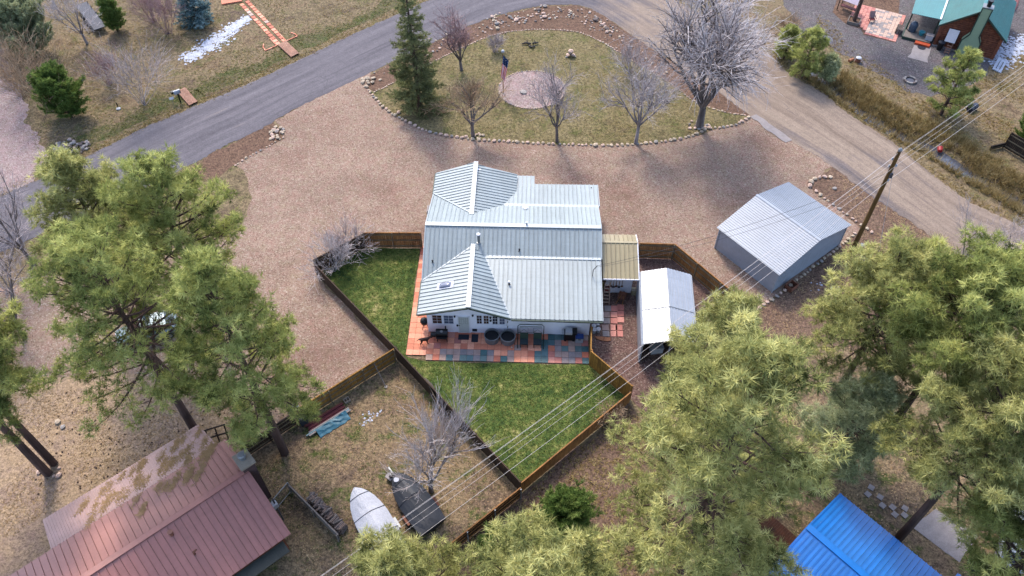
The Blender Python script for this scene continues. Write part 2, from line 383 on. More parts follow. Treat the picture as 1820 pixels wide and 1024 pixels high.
# ================================================================ SETTING
rng = np.random.default_rng(11)
def smooth_line(pts, step=.5, closed=False):
    """Catmull-Rom through world points, resampled"""
    P = [Vector(p) for p in pts]; out = []; n = len(P)
    for i in range(n if closed else n - 1):
        p0 = P[(i - 1) % n] if closed or i > 0 else P[0]; p1 = P[i]; p2 = P[(i + 1) % n]
        p3 = P[(i + 2) % n] if closed or i + 2 < n else P[-1]
        m = max(1, int((p2 - p1).length / step))
        for k in range(m):
            t = k / m
            out.append(.5 * ((2 * p1) + (p2 - p0) * t + (2 * p0 - 5 * p1 + 4 * p2 - p3) * t * t + (3 * p1 - p0 - 3 * p2 + p3) * t ** 3))
    if not closed: out.append(P[-1])
    return out
def sheet(name, px, z, mat, jit=.12, curve=False, step=.4, kind='structure'):
    W = [G(*p) for p in px]
    L = []; jit = min(jit, step * .6)
    for i, a in enumerate(W):
        b = W[(i + 1) % len(W)]; m = max(1, int((b - a).length / step))
        nrm = Vector((-(b - a).y, (b - a).x, 0)).normalized(); ph = random.uniform(0, 6.28)
        for k in range(m):
            q = a.lerp(b, k / m)
            wob = 0 if k == 0 else jit * (1.1 * math.sin(k * step * 1.3 + ph) + random.uniform(-.9, .9)) * min(1, k / 2, (m - k) / 2)
            L.append(q + nrm * wob)
    tri = mathutils.geometry.delaunay_2d_cdt([p.to_2d() for p in L], [], [list(range(len(L)))], 1, 1e-4)
    bm = bmesh.new(); vv = [bm.verts.new((p.x, p.y, z)) for p in tri[0]]
    for f in tri[2]:
        fc = bm.faces.new([vv[i] for i in f])
    bm.normal_update()
    for f in bm.faces:
        if f.normal.z < 0: f.normal_flip()
    me = bpy.data.meshes.new(name); bm.to_mesh(me); bm.free(); me.materials.append(mat)
    o = link_mesh(name, me); o['kind'] = kind
    return o
# ditch line (lowered ground) right of the road
DITCH = [G(*p) for p in [(1440, 118), (1500, 172), (1560, 212), (1620, 246), (1660, 262), (1690, 282), (1730, 306), (1790, 340), (1870, 385), (1980, 450)]]
def seg_dist(X, Y, pts):
    d = np.full(X.shape, 1e9)
    for a, b in zip(pts[:-1], pts[1:]):
        ab = b - a; t = np.clip(((X - a.x) * ab.x + (Y - a.y) * ab.y) / (ab.x ** 2 + ab.y ** 2), 0, 1)
        d = np.minimum(d, np.hypot(X - a.x - t * ab.x, Y - a.y - t * ab.y))
    return d
def ground_z(X, Y):
    return -.75 * np.exp(-(seg_dist(X, Y, DITCH) / .95) ** 2)
xs = np.concatenate([[-900, -300], np.arange(-90, 90.1, .6), [300, 900]]); ys = np.concatenate([[-400, -100], np.arange(0, 130.1, .6), [400, 1500]])
X, Y = np.meshgrid(xs, ys); Z = ground_z(X, Y)
nx, ny = len(xs), len(ys)
idx = np.arange(nx * ny).reshape(ny, nx)
Fc = np.stack([idx[:-1, :-1], idx[:-1, 1:], idx[1:, 1:], idx[1:, :-1]], -1).reshape(-1, 4)
o = link_mesh('ground', np_mesh('ground', np.stack([X, Y, Z], -1).reshape(-1, 3), Fc, M['dry_grass'], True)); o['kind'] = 'structure'
# flat sheets of other ground
sheet('needle_ground', [(-160, 640), (60, 640), (300, 650), (430, 690), (535, 742), (440, 812), (480, 900), (520, 1060), (-160, 1060)], .004, M['needles'], .25)
sheet('yard_ground', [(520, 752), (703, 640), (925, 878), (780, 995), (735, 1090), (430, 1090), (400, 850), (445, 812)], .008, M['litter'], .15)
sheet('slope_ground', [(925, 880), (1118, 716), (1170, 760), (1230, 900), (1200, 1090), (735, 1090), (785, 992)], .004, M['leafdirt'], .25)
sheet('verge_ground', [(1478, 296), (1640, 404), (1820, 518), (1990, 640), (1990, 700), (1600, 640), (1440, 610), (1330, 620), (1300, 590), (1337, 556), (1529, 407), (1442, 336), (1439, 326)], .006, M['leafdirt'], .2)
sheet('pine_ground', [(1160, 640), (1330, 615), (1440, 606), (1600, 636), (1990, 690), (2100, 1100), (1130, 1100)], .005, M['litter'], .3)
sheet('driveway', [(660, 126), (560, 175), (488, 214), (500, 232), (505, 247), (470, 265), (440, 281), (418, 294), (432, 302), (448, 350), (440, 384), (419, 408), (360, 432), (300, 440),
                   (200, 468), (60, 500), (-150, 540), (-160, 690), (0, 664), (90, 668), (230, 664), (330, 674), (420, 690), (500, 712), (534, 738), (703, 637), (563, 488), (649, 441), (757, 442), (1060, 446),
                   (1131, 458), (1193, 461), (1312, 562), (1337, 556), (1384, 524), (1457, 466), (1529, 407), (1495, 376), (1442, 336), (1439, 326), (1456, 314), (1480, 296), (1440, 262), (1408, 246), (1334, 203),
                   (1293, 226), (1229, 242), (1141, 256), (1024, 258), (948, 255), (862, 250), (765, 236), (704, 207), (666, 174), (652, 155)], .012, M['gravel'], .12)
sheet('side_yard', [(1060, 452), (1131, 456), (1195, 460), (1312, 562), (1150, 735), (1118, 706), (1047, 648), (1047, 590)], .016, M['gravel_red'], .05)
sheet('west_drive', [(-260, 40), (0, 75), (14, 110), (42, 180), (55, 230), (80, 262), (112, 298), (60, 322), (0, 346), (-260, 440)], .008, M['gravel_pale'], .3)
sheet('cabin_yard', [(1385, -90), (1392, 8), (1422, 56), (1472, 79), (1525, 114), (1575, 138), (1613, 164), (1655, 172), (1700, 162), (1745, 140), (1762, 112), (1850, 60), (1850, -90)], .008, M['gravel_grey'], .2)
sheet('verge_dirt', [(330, 300), (381, 270), (460, 230), (486, 214), (498, 235), (501, 247), (440, 281), (416, 294), (380, 320), (350, 322)], .010, M['reddirt'], .15)
LOWER_BORDER = [(655, 161), (666, 174), (683, 192), (704, 207), (730, 220), (765, 236), (821, 246), (862, 250), (900, 252), (948, 255), (1024, 258), (1094, 259), (1141, 256), (1182, 252), (1229, 242), (1258, 230), (1293, 226), (1317, 218), (1332, 208)]
UPPER_BORDER = [(666, 164), (707, 144), (777, 107), (821, 86), (862, 68), (907, 57), (960, 53), (1024, 57), (1065, 73), (1106, 97), (1141, 119), (1176, 139), (1211, 164), (1240, 184), (1290, 200), (1328, 206)]
sheet('island_verge', [(650, 152), (652, 136), (704, 108), (860, 36), (948, 14), (1024, 9), (1060, 20), (1115, 57), (1197, 111), (1334, 202)] + UPPER_BORDER[::-1], .010, M['reddirt'], .1)
sheet('island_lawn', LOWER_BORDER + UPPER_BORDER[::-1], .014, M['island'], .08)
sheet('lawn', [(649, 441), (746, 442), (721, 634), (761, 643), (1046, 649), (1116, 708), (925, 868), (705, 634), (565, 487)], .024, M['lawn'], .04)
# road: paired edges (outer, inner)
RP = [((-150, 415), (-150, 535)), ((0, 350), (0, 449)), ((149, 281), (180, 372)), ((243, 234), (340, 293)), ((316, 202), (395, 262)), ((378, 176), (460, 231)), ((460, 141), (537, 187)), ((537, 104), (628, 144)),
      ((645, 53), (704, 107)), ((756, 3), (800, 62)), ((840, -38), (870, 32)), ((930, -70), (948, 13)), ((1020, -75), (1000, 8)), ((1110, -45), (1040, 13)), ((1190, -5), (1075, 30)), ((1255, 32), (1130, 68)),
      ((1310, 62), (1197, 111)), ((1370, 100), (1270, 160)), ((1408, 135), (1334, 205)), ((1460, 164), (1408, 252)), ((1507, 202), (1475, 293)), ((1584, 252), (1545, 346)), ((1665, 317), (1620, 396)), ((1727, 361), (1690, 445)), ((1820, 405), (1780, 498)), ((1960, 490), (1930, 590))]
def cr(P, u):
    i = min(int(u), len(P) - 2); t = u - i
    p0, p1, p2, p3 = P[max(i - 1, 0)], P[i], P[i + 1], P[min(i + 2, len(P) - 1)]
    return .5 * ((2 * p1) + (p2 - p0) * t + (2 * p0 - 5 * p1 + 4 * p2 - p3) * t * t + (3 * p1 - p0 - 3 * p2 + p3) * t ** 3)
Eo = [G(*p[0]) for p in RP]; Ei = [G(*p[1]) for p in RP]
NU, NV = (len(RP) - 1) * 14, 10
V = []; lane = []; along = 0; prev = None
for a in range(NU + 1):
    u = a / 14; po, pi = cr(Eo, u), cr(Ei, u); mid = (po + pi) / 2
    if prev is not None: along += (mid - prev).length
    prev = mid
    dirt = min(1, max(0, (u - 10.5) / 4))
    for b in range(NV + 1):
        t = b / NV; p = po.lerp(pi, t)
        if b in (0, NV): p = p + Vector((random.uniform(-.1, .1), random.uniform(-.1, .1), 0))
        V.append((p.x, p.y, .03 + .05 * math.sin(math.pi * t) - (.012 if b in (0, NV) else 0))); lane.append((t, along, dirt * (1.05 - .4 * t)))
idx = np.arange((NU + 1) * (NV + 1)).reshape(NU + 1, NV + 1)
Fc = np.stack([idx[:-1, :-1], idx[:-1, 1:], idx[1:, 1:], idx[1:, :-1]], -1).reshape(-1, 4)[:, ::-1]
me = np_mesh('road', V, Fc, M['road'], True)
at = me.attributes.new('lane', 'FLOAT_VECTOR', 'POINT'); at.data.foreach_set('vector', np.array(lane, np.float32).ravel())
o = link_mesh('road', me); o['kind'] = 'structure'
sw = []
for k in range(18, 96, 1):
    q = cr(Eo, k / 10); t_ = (cr(Eo, k / 10 + .1) - q).normalized(); n_ = Vector((-t_.y, t_.x, 0)); sw.append((q + n_ * (1.1 + .2 * math.sin(k * .9)), q + n_ * (2.9 + .6 * math.sin(k * .37))))
mbs = MB(); vs_ = []
for i_, (a_, b_2) in enumerate(sw): vs_ += [Vector((a_.x + random.uniform(-.2, .2), a_.y + random.uniform(-.2, .2), .004)), Vector((b_2.x + random.uniform(-.4, .4), b_2.y + random.uniform(-.4, .4), .004))]
mbs.add(vs_, [(2 * i, 2 * i + 2, 2 * i + 3, 2 * i + 1) for i in range(len(sw) - 1)]); mbs.build('swale', M['swale'], None, kind='structure')
# strip of pale concrete where the drive meets the road
sheet('drive_apron', [(1333, 208), (1344, 204), (1378, 228), (1408, 250), (1396, 254), (1362, 232)], .05, M['concrete'], .1)
# water standing in the ditch
m = MB(); L = smooth_line(DITCH, .6)
vs = []
for i, p in enumerate(L):
    t = (L[min(i + 1, len(L) - 1)] - L[max(i - 1, 0)]).normalized(); n_ = Vector((-t.y, t.x, 0))
    vs += [Vector((p.x, p.y, -.42)) + n_ * .8, Vector((p.x, p.y, -.42)) - n_ * .8]
m.add(vs, [(2 * i, 2 * i + 1, 2 * i + 3, 2 * i + 2) for i in range(len(L) - 1)])
m.build('water', M['water'], None, kind='structure')

# ================================================================ ROOF BUILDERS
def clip_half(poly, s0, sign):
    """keep part of 2D poly with sign*(s-s0) >= 0"""
    out = []
    for i in range(len(poly)):
        a, b = poly[i], poly[(i + 1) % len(poly)]
        da, db = sign * (a[0] - s0), sign * (b[0] - s0)
        if da >= 0: out.append(a)
        if (da > 0 and db < 0) or (da < 0 and db > 0):
            t = da / (da - db); out.append((a[0] + (b[0] - a[0]) * t, a[1] + (b[1] - a[1]) * t))
    return out
def plane_frame(pts, seam):
    pts = [Vector(p) for p in pts]
    n = Vector((0, 0, 0))
    for i in range(len(pts)):
        a, b = pts[i], pts[(i + 1) % len(pts)]
        n += Vector(((a.y - b.y) * (a.z + b.z), (a.z - b.z) * (a.x + b.x), (a.x - b.x) * (a.y + b.y)))
    n.normalize()
    if n.z < 0: n = -n
    T = Vector(seam) - n * Vector(seam).dot(n); T.normalize(); S = T.cross(n)
    return pts, n, S, T
def roof_panels(root, pts, seam, sp, mat, th=.05, rib=.05, name='roof_panel', lift=0.0):
    pts, n, S, T = plane_frame(pts, seam); o0 = pts[0] + n * lift
    q = [((p - pts[0]).dot(S), (p - pts[0]).dot(T)) for p in pts]
    lo = min(a for a, b in q); hi = max(a for a, b in q); k = max(1, round((hi - lo) / sp)); w = (hi - lo) / k
    for i in range(k):
        s0, s1 = lo + i * w, lo + (i + 1) * w
        c = clip_half(clip_half(q, s0 + .008, 1), s1 - .008, -1)
        if len(c) < 3: continue
        P3 = [o0 + S * a + T * b for a, b in c]
        mb = MB(); mb.slab(P3, n * th)
        r = clip_half(c, s0 + .055, -1)          # standing seam along the low-s edge
        if len(r) >= 3:
            mb.slab([o0 + n * th + S * a + T * b for a, b in r], n * rib)
        link_mesh(name, mb.mesh(name, mat, recalc=True), root)
def corrugated(root, pts, seam, sp, mat, name, th=.03, rib=.035, ribw=.35):
    pts, n, S, T = plane_frame(pts, seam)
    q = [((p - pts[0]).dot(S), (p - pts[0]).dot(T)) for p in pts]
    lo = min(a for a, b in q); hi = max(a for a, b in q); k = max(1, round((hi - lo) / sp)); w = (hi - lo) / k
    mb = MB(); mb.slab(pts, n * th)
    for i in range(k):
        c = clip_half(clip_half(q, lo + (i + .5 - ribw / 2) * w, 1), lo + (i + .5 + ribw / 2) * w, -1)
        if len(c) >= 3: mb.slab([pts[0] + n * (th - .004) + S * a + T * b for a, b in c], n * rib)
    return link_mesh(name, mb.mesh(name, mat, recalc=True), root)
def hit(px, py, pts, root_loc, rz):
    """photo survey ray -> point on a plane given in a thing's local frame (returns local point)"""
    Mw = Matrix.Translation(root_loc) @ Matrix.Rotation(rz, 4, 'Z')
    P = [Mw @ Vector(p) for p in pts[:3]]; n = (P[1] - P[0]).cross(P[2] - P[0])
    C = Vector((0, 0, CAM_H)); D = G(px, py) - C
    return Mw.inverted() @ (C + D * ((P[0] - C).dot(n) / D.dot(n)))
def cap(root, a, b, w=.3, h=.06, mat=None, name='ridge_cap'):
    return MB().beam(a, b, w, h).build(name, mat or M['roof_trim'], root)
def gutter(root, a, b, mat, name='gutter', w=.11, h=.11):
    return MB().beam(a, b, w, h).build(name, mat, root)

# ================================================================ MAIN HOUSE
HL, HR = Vector((0, 36, 0)), R(-1.6)
house = thing('house', 'white lap-sided house with pale standing-seam metal roof and front and rear gables', 'house', HL, HR)
E1, E0 = 6.6, -6.78
zr = 4.1; vr = 6.72
fs = (4.1 - 2.4) / (6.72 - 2.45)                  # front steep slope
def zf(v): return zr - (vr - v) * fs
bs = (4.1 - 2.4) / (11.87 - 6.72)
def zb(v): return zr - (v - vr) * bs
vf = 4.32; zfl = zf(vf)                           # where the low front roof starts
gz = 3.48; gv = vr - (zr - gz) / fs; gu = -3.08   # front gable ridge
lowF = (zfl - 2.4) / (vf + .95)
def zlow(v): return zfl - (vf - v) * lowF
gsR = (gz - 2.42) / (3.0)
# crossing of right gable plane with steep plane at the flashing: find u at v=vf on the gable plane
uv = gu + (gz - zfl) / gsR
main_front = [(E0, vr, zr), (E0, 2.45, 2.4), (gu, gv, gz), (uv, vf, zfl), (E1, vf, zfl), (E1, vr, zr)]
low_front = [(uv, vf, zfl), (gu + 3.0, -.92, 2.42), (E1 - .1, -.95, 2.4), (E1 - .1, vf, zfl)]
gab_l = [(gu, gv, gz), (E0, 2.45, 2.4), (E0, -.72, 2.4), (gu, -.85, gz)]
gab_r = [(gu, gv, gz), (gu, -.85, gz), (gu + 3.0, -.92, 2.42), (uv, vf, zfl)]
vb = 10.15; zbl = zb(vb)
bgz = 3.5; bgv = vr + (zr - bgz) / bs; bgu = -3.4
main_back = [(E0, vr, zr), (E1, vr, zr), (E1, vb, zbl), (-.9, vb, zbl), (bgu, bgv, bgz), (E0, 11.87, 2.4)]
low_back = [(-.9, vb, zbl), (E1 + .05, vb, zbl), (E1 + .1, 13.3, 2.4), (1.5, 13.25, 2.42), (1.5, 14.5, 2.2), (.02, 14.5, 2.2), (.02, 12.2, 2.6)]
bga_l = [(bgu, bgv, bgz), (E0, 11.87, 2.45), (E0, 14.35, 2.45), (bgu, 14.6, bgz)]
bga_r = [(bgu, bgv, bgz), (-.9, vb, zbl + .1), (.04, 12.1, 2.75), (.04, 14.3, 2.5), (bgu, 14.6, bgz)]
for pts, seam in ((main_front, (0, 1, 0)), (low_front, (0, 1, 0)), (gab_l, (1, 0, 0)), (gab_r, (1, 0, 0)), (main_back, (0, 1, 0)), (low_back, (0, 1, 0)), (bga_l, (1, 0, 0)), (bga_r, (1, 0, 0))):
    roof_panels(house, pts, seam, .345, M['roof'], lift=(.02 if pts in (bga_r, bga_l) else 0))
cap(house, (E0 - .02, vr, zr + .07), (E1 + .02, vr, zr + .07), .34)
cap(house, (gu, gv + .1, gz + .09), (gu, -.88, gz + .09), .34)
cap(house, (bgu, bgv - .1, bgz + .1), (bgu, 14.62, bgz + .1), .36)
cap(house, (uv + .1, vf + .05, zfl + .06), (E1 - .06, vf + .05, zfl + .06), .34, .07, name='flashing')
cap(house, (-.9, vb - .02, zbl + .06), (E1 + .05, vb - .02, zbl + .06), .28, .06, name='flashing')
cap(house, (uv, vf, zfl + .06), (gu + 3.0, -.94, 2.47), .1, .06, name='valley_flashing')
cap(house, (bgu, bgv, bgz + .09), (E0, 11.87, 2.52), .12, .06, name='valley_flashing')
cap(house, (gu, gv, gz + .07), (E0, 2.45, 2.47), .1, .05, name='valley_flashing')
for a, b in (((E0 - .02, vr, zr), (E0 - .02, 2.45, 2.4)), ((E1 + .02, vr, zr), (E1 + .02, vf, zfl)), ((E1 + .02, vr, zr), (E1 + .02, vb, zbl)), ((E0 - .02, vr, zr), (E0 - .02, 11.87, 2.4)),
             ((E1 - .06, vf, zfl - .02), (E1 - .06, -.96, 2.38)), ((E1 + .12, vb, zbl), (E1 + .14, 13.3, 2.4))):
    cap(house, a, b, .05, .16, name='rake_trim')
gutter(house, (gu + 3.05, -1.0, 2.36), (E1 - .08, -1.03, 2.34), M['green_trim'])
gutter(house, (E0 - .06, 2.5, 2.36), (E0 - .06, -.75, 2.36), M['green_trim'])
gutter(house, (E0 - .06, 11.9, 2.4), (E0 - .06, 14.35, 2.4), M['green_trim'])
gutter(house, (E0 - .02, 2.41, 2.36), (E0 + .85, 2.41, 2.4), M['green_trim'])
gutter(house, (E0, -.77, 2.36), (gu, -.9, gz - .04), M['green_trim'], 'rake_board', .05, .12)
gutter(house, (gu, -.9, gz - .04), (gu + 3.0, -.97, 2.38), M['green_trim'], 'rake_board', .05, .12)
# walls
wb = MB()
FV = -.45
def wall(poly, off): wb.slab(poly, off)
wall([(-6.2, FV, 0), (5.7, FV, 0), (5.7, FV, 2.38), (-.35, FV, 2.38), (gu, FV, gz - .08), (-6.2, FV, 2.5)], (0, .15, 0))
wall([(-6.2, FV + .15, 0), (-6.2, 14.1, 0), (-6.2, 14.1, 2.3), (-6.2, 11.5, 2.4), (-6.2, vr, zr - .1), (-6.2, 2.5, 2.35), (-6.2, FV + .15, 2.35)], (.15, 0, 0))
wall([(5.7, FV + .15, 0), (5.7, 12.9, 0), (5.7, 12.9, 2.3), (5.7, vb, zbl - .05), (5.7, vr, zr - .08), (5.7, vf, zfl - .05), (5.7, FV + .15, 2.4)], (-.15, 0, 0))
wall([(-6.05, 14.1, 0), (-.4, 14.1, 0), (-.4, 14.1, 2.4), (bgu, 14.1, bgz - .1), (-6.05, 14.1, 2.4)], (0, -.15, 0))
wall([(-.4, 12.9, 0), (5.55, 12.9, 0), (5.55, 12.9, 2.35), (-.4, 12.9, 2.35)], (0, -.15, 0))
wall([(-.4, 12.75, 0), (-.4, 13.95, 0), (-.4, 13.95, 2.3), (-.4, 12.75, 2.3)], (-.15, 0, 0))
wb.build('wall', M['siding'], house)
MB().box((1.4, 14.4, 1.05), (.1, .1, 2.1)).build('porch_post', M['white'], house)
def window(root, u0, u1, z0, z1, v, glassmat, nx_=2, nz=3):
    f = MB(); w = .05
    f.box(((u0 + u1) / 2, v, z0), (u1 - u0 + 2 * w, .07, w)); f.box(((u0 + u1) / 2, v, z1), (u1 - u0 + 2 * w, .07, w))
    f.box((u0, v, (z0 + z1) / 2), (w, .07, z1 - z0 - w)); f.box((u1, v, (z0 + z1) / 2), (w, .07, z1 - z0 - w))
    win = f.build('window', M['white'], root)
    MB().box(((u0 + u1) / 2, v + .005, (z0 + z1) / 2), (u1 - u0 - w, .012, z1 - z0 - w)).build('pane', glassmat, win)
    g_ = MB()
    for i in range(1, nx_): g_.box((u0 + (u1 - u0) * i / nx_, v - .012, (z0 + z1) / 2), (.018, .014, z1 - z0 - w))
    for i in range(1, nz): g_.box(((u0 + u1) / 2, v - .012, z0 + (z1 - z0) * i / nz), (u1 - u0 - w, .012, .018))
    g_.build('muntin', M['white'], win)
wv = FV - .02
window(house, -5.82, -5.1, 1.08, 2.1, wv, M['warm_pane']); window(house, -4.98, -4.25, 1.08, 2.1, wv, M['curtain'])
window(house, -2.57, -2.17, 1.16, 2.18, wv, M['glass']); window(house, -2.07, -1.67, 1.16, 2.18, wv, M['warm_pane'])
window(house, -1.42, -1.02, 1.14, 2.16, wv, M['glass']); window(house, -.92, -.5, 1.14, 2.16, wv, M['curtain'])
d = MB().box((-3.52, wv - .01, 1.02), (.94, .06, 2.04)).build('door', M['white'], house)
MB().box((-3.52, wv - .05, 1.05), (.76, .03, 1.8)).build('door_screen', M['door'], d)
g_ = MB()
for i in range(5): g_.box((-3.52 + (i - 2) * .15, wv - .07, 1.55), (.012, .01, .8))
for i in range(4): g_.box((-3.52, wv - .07, 1.2 + i * .23), (.74, .01, .012))
g_.build('door_grille', M['steel'], d)
MB().box((-3.98 + .12, wv - .07, 1.0), (.05, .05, .12)).build('handle', M['black'], d)
for u, z in ((-4.15, 1.95), (-2.83, 2.1), (-1.55, 1.9), (-4.0, .9), (-1.55, 1.55)):
    MB().lathe([(.03, 0), (.07, .03), (.08, .12), (.04, .17)], (u, FV - .09, z), 8).build('wall_lamp' if z > 1.7 else 'wall_outlet', M['black'], house)
MB().box((-2.75, FV - .03, .38), (.36, .06, .26)).build('foundation_vent', M['dark_mat'], house)
MB().tube([(-.36, FV - .06, .05), (-.36, FV - .06, 2.3)], .04, 6).build('downspout', M['white'], house)
for z in (.5, .9, 1.5, 1.9): MB().box((-.32, FV - .05, z), (.09, .08, .12)).build('utility_box', M['strap'], house)
# roof furniture
def on_roof(px, py, pl): return hit(px, py, pl, HL, HR)
def vent(px, py, pl, r, h, mat, name='vent_pipe', hat=True):
    p = on_roof(px, py, pl); v_ = MB().lathe([(r * 1.9, 0), (r * 1.8, .05), (r, .06), (r, h)], p, 10).build(name, mat, house)
    if hat: MB().lathe([(r * .9, h), (r * 1.5, h + .01), (r * 1.5, h + .06), (r * .5, h + .1)], p, 10).build('vent_cap', M['white'] if mat != M['black'] else M['black'], v_)
vent(851, 431, main_front, .1, .85, M['steel'], 'flue_pipe')
vent(923, 447, main_front, .05, .2, M['black']); vent(769, 467, main_front, .05, .2, M['black'])
vent(905, 506, low_front, .06, .3, M['strap']); vent(936, 401, main_back, .06, .3, M['steel'])
vent(934, 371, main_back, .14, .12, M['white'], 'turbine_vent'); vent(1051, 311 + 24, low_back, .04, .12, M['strap'], hat=False)
p = on_roof(1053, 492, low_front)
ms = MB(); ms.tube([p, p + Vector((0, 0, .75)), p + Vector((.3, .25, .95))], .03, 6); ms.build('service_mast', M['black'], house)
p = on_roof(792, 509, gab_l); sl = math.atan2(gz - 2.4, gu - E0)
b_ = MB(); b_.box(p + Vector((0, 0, .06)), (1.25, .62, .14), 0, 0, -sl); sk = b_.build('skylight', M['white'], house)
dm = MB(); prof = []
for i in range(7):
    a = math.pi * i / 6
    prof.append((-.5 * math.cos(a) * .92, math.sin(a) * .13))
vs = []
for yy, k in ((-.24, .4), (-.2, 1), (.2, 1), (.24, .4)):
    for x, z in prof: vs.append(p + Matrix.Rotation(-sl, 3, 'Y') @ Vector((x * 1.02, yy, .12 + z * k)))
dm.add(vs, [(j * 7 + i, j * 7 + i + 1, (j + 1) * 7 + i + 1, (j + 1) * 7 + i) for j in range(3) for i in range(6)] + [(6, 5, 4, 3, 2, 1, 0), tuple(range(21, 28))])
dm.build('skylight_dome', plain('skylight_acrylic', A(150, 156, 178), .15, .1), sk, True)

# patio of square pavers
patio = thing('patio', None, None, HL, HR); patio['kind'] = 'structure'
MB().prism([(-7.66, -2.62), (-6.1, -2.62), (-6.1, -3.05), (5.66, -3.05), (5.66, -.45), (-6.2, -.45), (-6.2, 8.3), (-7.66, 8.3)], .02, .045).build('patio_bed', M['reddirt'], patio)
PMAP = ['ooorooooooooooooootttrrgtt',
        'oooorooooooooogoottgoggrgr',
        'orooooooooooogoootogtgttgt',
        'ooggggggtgoogooottrggggort',
        'gogtgttgtgotgooottrrggrttg']
rp = random.Random(3)
for r_ in range(5):
    for c_ in range(24):
        k = PMAP[r_][c_]
        mt_ = rp.choice({'o': M['pav_o'], 'g': M['pav_g'], 't': M['pav_t'], 'r': M['pav_r']}[k])
        s_ = 11.84 / 24
        MB().box((-6.19 + (c_ + .5) * s_, -.46 - (r_ + .5) * .516, .05 + rp.uniform(-.006, .006)), (s_ - .018, .498, .05), rp.uniform(-.006, .006)).build('paver', mt_, patio)
for r_ in range(22):
    for c_ in range(3):
        v_ = 8.25 - (r_ + .5) * .494
        MB().box((-7.65 + (c_ + .5) * .486, v_, .05 + rp.uniform(-.006, .006)), (.468, .476, .05), rp.uniform(-.006, .006)).build('paver', rp.choice(M['pav_o'][:3] if r_ > 6 else M['pav_o']), patio)
# paving slabs beside the house
walk = thing('side_path', None, None, (0, 0, 0), 0); walk['kind'] = 'structure'
for i, (px, py) in enumerate([(1078, 560), (1091, 560), (1103, 558), (1078, 571), (1091, 571), (1103, 569), (1091, 583), (1100, 583), (1076, 583), (1091, 594), (1101, 594), (1077, 594), (1092, 549), (1103, 547), (1080, 549)]):
    p = G(px, py); MB().box((p.x, p.y, .045), (.5, .52, .05), R(-2) + random.uniform(-.03, .03)).build('paver', random.choice(M['pav_r']) if px > 1085 else random.choice(M['pav_g'][:1] + [M['concrete']]), walk)

# ================================================================ TAN LEAN-TO SHED BESIDE THE HOUSE
tan = thing('garden_shed', 'small white shed with tan metal roof attached beside the white house', 'shed', HL, HR)
tb = [(6.72, 7.3, 2.75), (9.42, 7.3, 2.75), (9.42, 6.2, 3.05), (6.72, 6.2, 3.05)]; tf = [(6.72, 6.2, 3.05), (9.42, 6.2, 3.05), (9.42, 3.2, 2.2), (6.72, 3.2, 2.2)]
roof_panels(tan, tb, (0, 1, 0), .36, M['tan_roof']); roof_panels(tan, tf, (0, 1, 0), .36, M['tan_roof'])
cap(tan, (6.72, 6.2, 3.12), (9.44, 6.2, 3.12), .2, .05, M['tan_roof'])
cap(tan, (9.45, 3.2, 2.2), (9.45, 6.2, 3.05), .06, .14, M['white'], 'rake_trim'); cap(tan, (9.45, 6.2, 3.05), (9.45, 7.3, 2.75), .06, .14, M['white'], 'rake_trim'); cap(tan, (6.72, 3.17, 2.22), (9.46, 3.17, 2.22), .06, .12, M['white'], 'fascia')
w_ = MB(); w_.slab([(7.1, 3.75, 0), (9.1, 3.75, 0), (9.1, 3.75, 2.3), (7.1, 3.75, 2.3)], (0, .1, 0)); w_.slab([(9.0, 3.85, 0), (9.0, 7.1, 0), (9.0, 7.1, 2.7), (9.0, 6.2, 2.95), (9.0, 3.85, 2.3)], (.1, 0, 0)); w_.slab([(6.75, 7.0, 0), (9.0, 7.0, 0), (9.0, 7.0, 2.7), (6.75, 7.0, 2.7)], (0, .1, 0))
w_.build('wall', M['white'], tan)

# ================================================================ METAL GARAGE (diagonal) AND CARPORT
SL, SR = Vector((20.15, 39.55, 0)), R(37.6)
garage = thing('metal_garage', 'low white corrugated metal garage with shallow gable roof on the pink gravel', 'garage', SL, SR)
gw, gl, ge, gr = 8.25, 5.95, 2.32, 3.35
corrugated(garage, [(gw / 2, -.2, gr), (-.22, -.2, ge), (-.22, gl + .2, ge), (gw / 2, gl + .2, gr)], (0, 1, 0), .2, M['white_metal'], 'roof_sheet')
corrugated(garage, [(gw / 2, -.2, gr), (gw / 2, gl + .2, gr), (gw + .22, gl + .2, ge), (gw + .22, -.2, ge)], (0, 1, 0), .2, M['white_metal'], 'roof_sheet')
cap(garage, (gw / 2, -.22, gr + .05), (gw / 2, gl + .22, gr + .05), .22, .03, M['white_metal'])
corrugated(garage, [(0, 0, 0), (0, gl, 0), (0, gl, ge - .02), (0, 0, ge - .02)], (0, 1, 0), .2, M['white_metal'], 'wall_sheet')
corrugated(garage, [(gw, 0, 0), (gw, gl, 0), (gw, gl, ge - .02), (gw, 0, ge - .02)], (0, 1, 0), .2, M['white_metal'], 'wall_sheet')
gf = [(0, 0, 0), (gw, 0, 0), (gw, 0, ge - .02), (gw / 2, 0, gr - .05), (0, 0, ge - .02)]
def wall_sheets(root, poly, n, sp, mat, name):
    mb = MB(); mb.slab(poly, n * .03); q = [(Vector(p).z, Vector(p).x) for p in poly]; zmax = max(p[2] for p in poly); k = int(zmax / sp)
    y0 = poly[0][1]
    for i in range(k):
        c = clip_half(clip_half(q, (i + .3) * sp, 1), (i + .7) * sp, -1)
        if len(c) >= 3: mb.slab([Vector((b, y0, a)) - n * .02 for a, b in c], n * .025)
    link_mesh(name, mb.mesh(name, mat, recalc=True), root)
wall_sheets(garage, gf, Vector((0, 1, 0)), .2, M['white_metal'], 'wall_sheet')
wall_sheets(garage, [(x, gl, z) for x, y, z in gf], Vector((0, -1, 0)), .2, M['white_metal'], 'wall_sheet')
